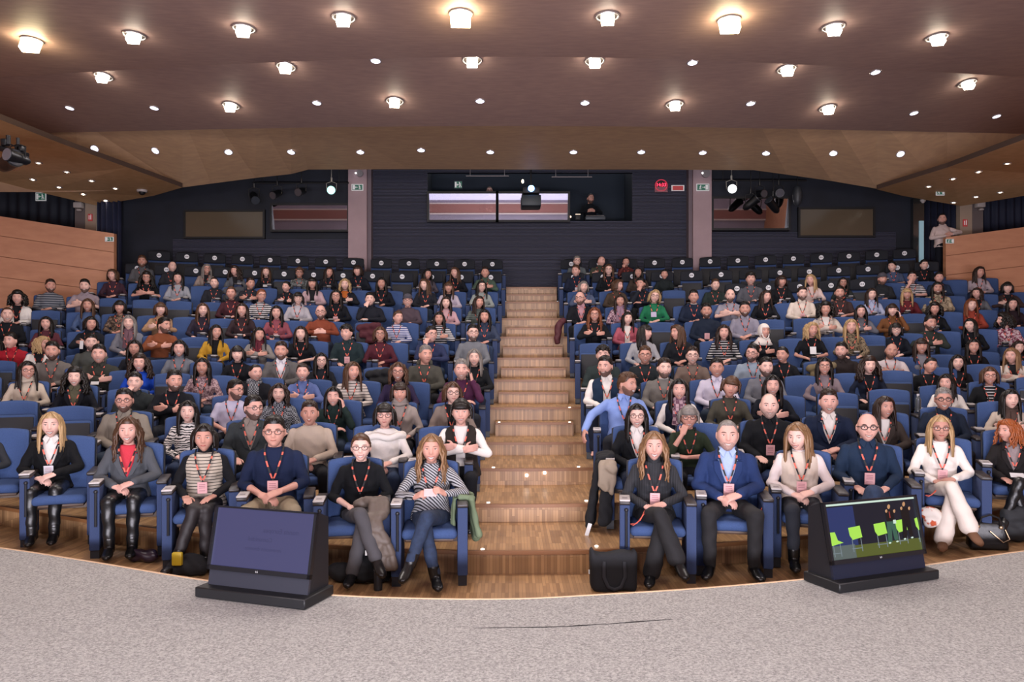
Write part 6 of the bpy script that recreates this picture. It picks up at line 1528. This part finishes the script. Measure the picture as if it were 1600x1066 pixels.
# handbag by the cream-dressed person
def floor_at(x, Y): u = (x - 800) / 800; return lift(u, Y)
X_ = (1541 - 800) / F * 7.05
t = thing('handbag', 'black leather handbag with metal rings on the floor, front row right', 'handbag', (X_, 7.0, floor_at(1541, 7.0)), -.3)
m = MB(); m.rbox((0, .08, .13), (.30, .15, .25), .03, 3, fn=lambda q: (q.x * (1.08 - .5 * (q.z + .12)), q.y * (1.2 - 1.4 * (q.z + .12)), q.z)); part('bag_body', m, LEA, t, True)
m = MB(); m.tube([(-.09, .0, .22), (-.07, -.02, .30), (.0, -.03, .33), (.07, -.02, .30), (.09, .0, .22)], .009, 6); part('handle', m, LEA, t)
m = MB(); m.tube([(.12, -.01, .2), (.15, -.03, .12), (.10, -.03, .09), (.0, -.02, .18)], .005, 6); part('chain', m, mat('chain_gold', '#b09878', .3, metal=.8), t)
for q in (-.09, .09): m = MB(); m.ell((q, -.006, .215), (.016, .008, .016), 10, 6); part('ring', m, mat('chain_gold', '#b09878'), t)
X_ = (1585 - 800) / F * 7.3
drape('travel_bag', 'dark grey soft bag under the last front row seat on the right', 'bag', (X_, 7.15, floor_at(1585, 7.3)), [((-.12, .1, .10), (.12, .1, .10), .10, .10), ((-.08, .1, .24), (.08, .1, .26), .08, .07)], mat('charcoal_canvas', '#26282b', .85))
loc, rz = seat_frame(0, 1469)
t = drape('patterned_bag', 'white bag with orange and black print hanging at the front right seat', 'bag', loc, [((-.17, -.06, .34), (-.10, -.07, .33), .06, .065), ((-.15, -.07, .26), (-.08, -.07, .27), .055, .05)], pat('print_bag', '#d8cfc6', '#b5502e', 'noise', 14, .56), rz)
t = drape('purple_bag', 'small dark purple bag on the floor between the second and third front seats', 'bag', ((225 - 800) / F * 6.85, 6.85, floor_at(225, 6.85)), [((-.09, 0, .055), (.08, -.02, .055), .055, .05), ((-.05, .04, .06), (.06, .03, .055), .05, .045)], mat('purple_leather', '#2a1c2b', .35))
t = drape('black_backpack', 'black backpack with yellow pouch on the floor left of the left monitor', 'backpack', ((296 - 800) / F * 6.55, 6.5, floor_at(296, 6.5)), [((-.10, 0, .07), (.10, .02, .07), .07, .07), ((-.02, .05, .12), (.08, .05, .12), .06, .05)], BC)
m = MB(); m.rbox((-.05, -.07, .16), (.085, .04, .11), .012, 2); part('yellow_pouch', m, mat('yellow_nylon', '#b59a1e', .5), t)
loc, rz = seat_frame(0, 564)
t = drape('rucksack', 'black rucksack under the seat of the crossed-legged person in black', 'backpack', loc, [((.03, .0, .13), (.10, .02, .13), .12, .12), ((.05, .04, .30), (.08, .04, .30), .10, .09), ((-.18, .05, .09), (.2, .0, .07), .08, .07)], BC, rz)
m = MB(); m.b2((.06, -.125, .26), (.075, -.115, .30)); part('logo_patch', m, SW, t, False)
t = thing('water_bottle', 'small white capped bottle leaning on the black rucksack, front row', 'bottle', loc + Vector((.19, -.17, 0)), 0)
m = MB(); m.tube([(0, 0, .0), (0, 0, .14), (0, 0, .16)], [.035, .035, .02], 14); part('bottle_body', m, mat('bottle_black', '#202226', .3), t); m = MB(); m.tube([(0, 0, .155), (0, 0, .20), (0, 0, .225)], [.034, .034, .016], 14); part('cap', m, mat('bottle_white', '#cfcfd2', .4), t)
PUF = mat('puffer_taupe', '#5b5048', .55)
t = thing('puffer_coat', 'taupe quilted puffer coat on the lap of the person in black', 'coat', loc, rz)
path = [Vector(q) for q in ((.02, .06, .63), (.10, .06, .68), (.17, .02, .67), (.17, -.06, .58), (.10, -.12, .55), (.13, -.17, .46), (.19, -.18, .36), (.22, -.17, .26), (.24, -.17, .15))]
mb = MB()
for i in range(len(path) - 1):
    a, b = path[i], path[i + 1]; [mb.cone(a.lerp(b, .22) + Vector((q, .01 * math.sin(q * 60 + i), 0)), a.lerp(b, .78) + Vector((q, 0, 0)), .036, .038) for q in (-.055, -.018, .018, .055)]
rnd_cloth(mb, 0, .009, 'quilted_shell', PUF, t, .003)
loc, rz = seat_frame(0, 672)
drape('green_jacket', 'pale green jacket draped over the aisle armrest of the left front row', 'coat', loc,
  sheet([(.25, .40, .69), (.26, .12, .70)], [(.34, .40, .68), (.35, .12, .69)], .026, .028) + sheet([(.345, .42, .66), (.35, .10, .68)], [(.39, .44, .30), (.41, .10, .40)], .026, .034) + sheet([(.21, .36, .68), (.21, .16, .68)], [(.20, .30, .52), (.19, .08, .44)], .018, .016), mat('sage_cotton', '#66755a', .85), rz, .010, .006)
loc, rz = seat_frame(1, 992)
t = drape('black_coat', 'long black coat hanging over the aisle seat, second row right', 'coat', loc,
  sheet([(-.24, .20, .72), (-.24, .02, .70)], [(-.36, .22, .70), (-.36, .0, .66)], .035, .038) + sheet([(-.36, .24, .67), (-.37, -.04, .64)], [(-.44, .22, .06), (-.48, -.16, .05)], .034, .042) + sheet([(-.30, -.04, .62), (-.26, -.06, .58)], [(-.33, -.12, .10), (-.27, -.10, .12)], .035, .045), mat('black_coat_wool', '#0d0f14', .9), rz, .011, .006)
drape('beige_jacket', 'crumpled beige jacket hanging beside the front right aisle armrest', 'coat', loc,
  sheet([(-.32, -.06, .66), (-.20, -.10, .64)], [(-.35, -.13, .46), (-.22, -.15, .36)], .038, .032) + [((-.30, -.10, .62), (-.22, -.12, .60), .05, .045)], mat('beige_cotton', '#8f8272', .9), rz, .010, .009)
X_ = (905 - 800) / F * 7.45
o = MB(); o.box((0, 0, .06), (.035, .012, .12), Matrix.Rotation(.3, 3, 'Y')); o_ = obj('paper_leaflet', o.mesh('paper_leaflet', [SW], False), loc=(X_ + .08, 7.38, .19)); tag(o_, 'white leaflet standing on the step by the black coat', 'leaflet')
def bottle_at(k, x, lab, dy=.1, dz=.68, dx=0):
    loc, rz = seat_frame(k, x); t = thing('water_bottle', lab, 'bottle', loc + Vector((dx, dy, dz)), 0)
    m = MB(); m.tube([(0, 0, 0), (0, 0, .15), (0, 0, .17), (0, 0, .20)], [.034, .034, .028, .014], 14); part('bottle_body', m, mat('clear_plastic', '#4c5358', .12, spec=.8), t); m = MB(); m.tube([(0, 0, .20), (0, 0, .222)], .016, 12); part('cap', m, mat('bottle_white', '#cfcfd2'), t)
bottle_at(2, 1434, 'clear water bottle with white cap on an armrest, third row right')
def seatcoat(k, x, lab, col, name='coat'):
    loc, rz = seat_frame(k, x); drape(name, lab, 'coat', loc, [((-.16, .40, .86), (.16, .40, .90), .06, .07), ((-.10, .37, .74), (.15, .38, .76), .07, .06), ((.0, .34, .62), (.12, .36, .64), .06, .05)], mat('coat' + col, col, .9), rz, .016)
for k, sd, x, col, lab in ((6, 0, 560, '#4a1c26', 'crimson coat heaped on an empty seat, seventh row left'), (8, 0, 205, '#44464b', 'grey coat heaped behind the person in black tee, upper left'), (4, 1, 1050, '#6f6248', 'olive beige coat heaped on an empty seat, fifth row right'), (4, 0, 570, '#14161b', 'black coat lying on an empty seat, fifth row left'), (7, 1, 1060, '#15181f', 'black coat heaped on a seat, eighth row right')):
    fr_ = [s for s in SEATS if s['row'] == k and s['side'] == sd and s['occ'] is None]
    if fr_: s_ = min(fr_, key=lambda q: abs(q['px'] - x)); seatcoat(k, s_['px'], lab, col)
loc, rz = seat_frame(7, 905)
drape('red_jacket', 'dark red jacket hanging on the aisle end, eighth row right', 'coat', loc, [((-.30, .30, .70), (-.38, .20, .62), .06, .07), ((-.39, .20, .60), (-.42, .15, .30), .075, .06)], mat('dark_red_nylon', '#4a1c24', .7), rz)
# orange lanyards lying on seats
for x, dx, lab in ((1022, -.16, 'coral lanyard loop lying on the first right front seat'), (1137, .19, 'coral lanyard loop at the armrest of the person in blue blazer'), (1469, -.12, 'coral lanyard loop on the seat of the person in cream'), (1581, .12, 'coral lanyard loop on the last front row seat on the right')):
    loc, rz = seat_frame(0, x); t = thing('loose_lanyard', lab, 'lanyard', loc, rz); m = MB(); m.tube([(dx, .02, .49), (dx + .06, .06, .56), (dx + .08, .12, .60), (dx + .03, .02, .52), (dx - .03, -.01, .48), (dx - .05, .02, .485), (dx, .02, .49)], .006, 6, flat=.5); part('cord', m, LAN1, t)
# things people hold
def held(x, lab, name, cat, size, off, m, tilt=0):
    p = [q for q in PE if int(q['x']) == x][0]; s = p['root'].scale[0]; t = thing(name, lab, cat, p['root'].location, p['root'].rotation_euler.z, None, s)
    mb = MB(); mb.rbox(off, size, .003, 1, Matrix.Rotation(tilt, 3, 'X')); part('sheet' if 'paper' in name or 'card' in name else 'case', mb, m, t, False)
PAP = mat('paper_pink', '#d8b4b4', .7); PWH = mat('paper_white', '#c8c6c8', .7)
held(674, 'pale pink card held in both hands, front row left aisle seat', 'name_card', 'card', (.10, .004, .08), (0, .05, .72), PAP, -.9)
held(1022, 'lilac name card held above the hands, front row right aisle seat', 'name_card', 'card', (.09, .004, .10), (-.02, .04, .70), mat('card_lilac', '#a9a0b8', .6), -.5)
held(140, 'white card held by the person in black jacket, far left', 'paper_card', 'card', (.05, .004, .14), (-.07, .03, .68), PWH, -.4)
held(1267, 'white paper held by the blonde person in black, right block', 'paper_sheet', 'paper', (.09, .004, .13), (.0, .03, .70), PWH, -.5)
held(416, 'white papers held by the person in black jacket, tenth row left', 'paper_sheet', 'paper', (.12, .004, .09), (.02, .03, .68), PWH, -.9)
held(721, 'black phone held to the ear of the person in purple', 'phone', 'phone', (.012, .075, .14), (.105, .27, 1.05), BLK)
held(154, 'white card in the hands of the person in dark grey jacket', 'paper_card', 'card', (.09, .004, .06), (.0, .02, .67), PWH, -.9)
held(1581, 'white booklet held by the red haired person, far right', 'paper_sheet', 'paper', (.12, .004, .09), (-.02, -.02, .62), PWH, -1.2)
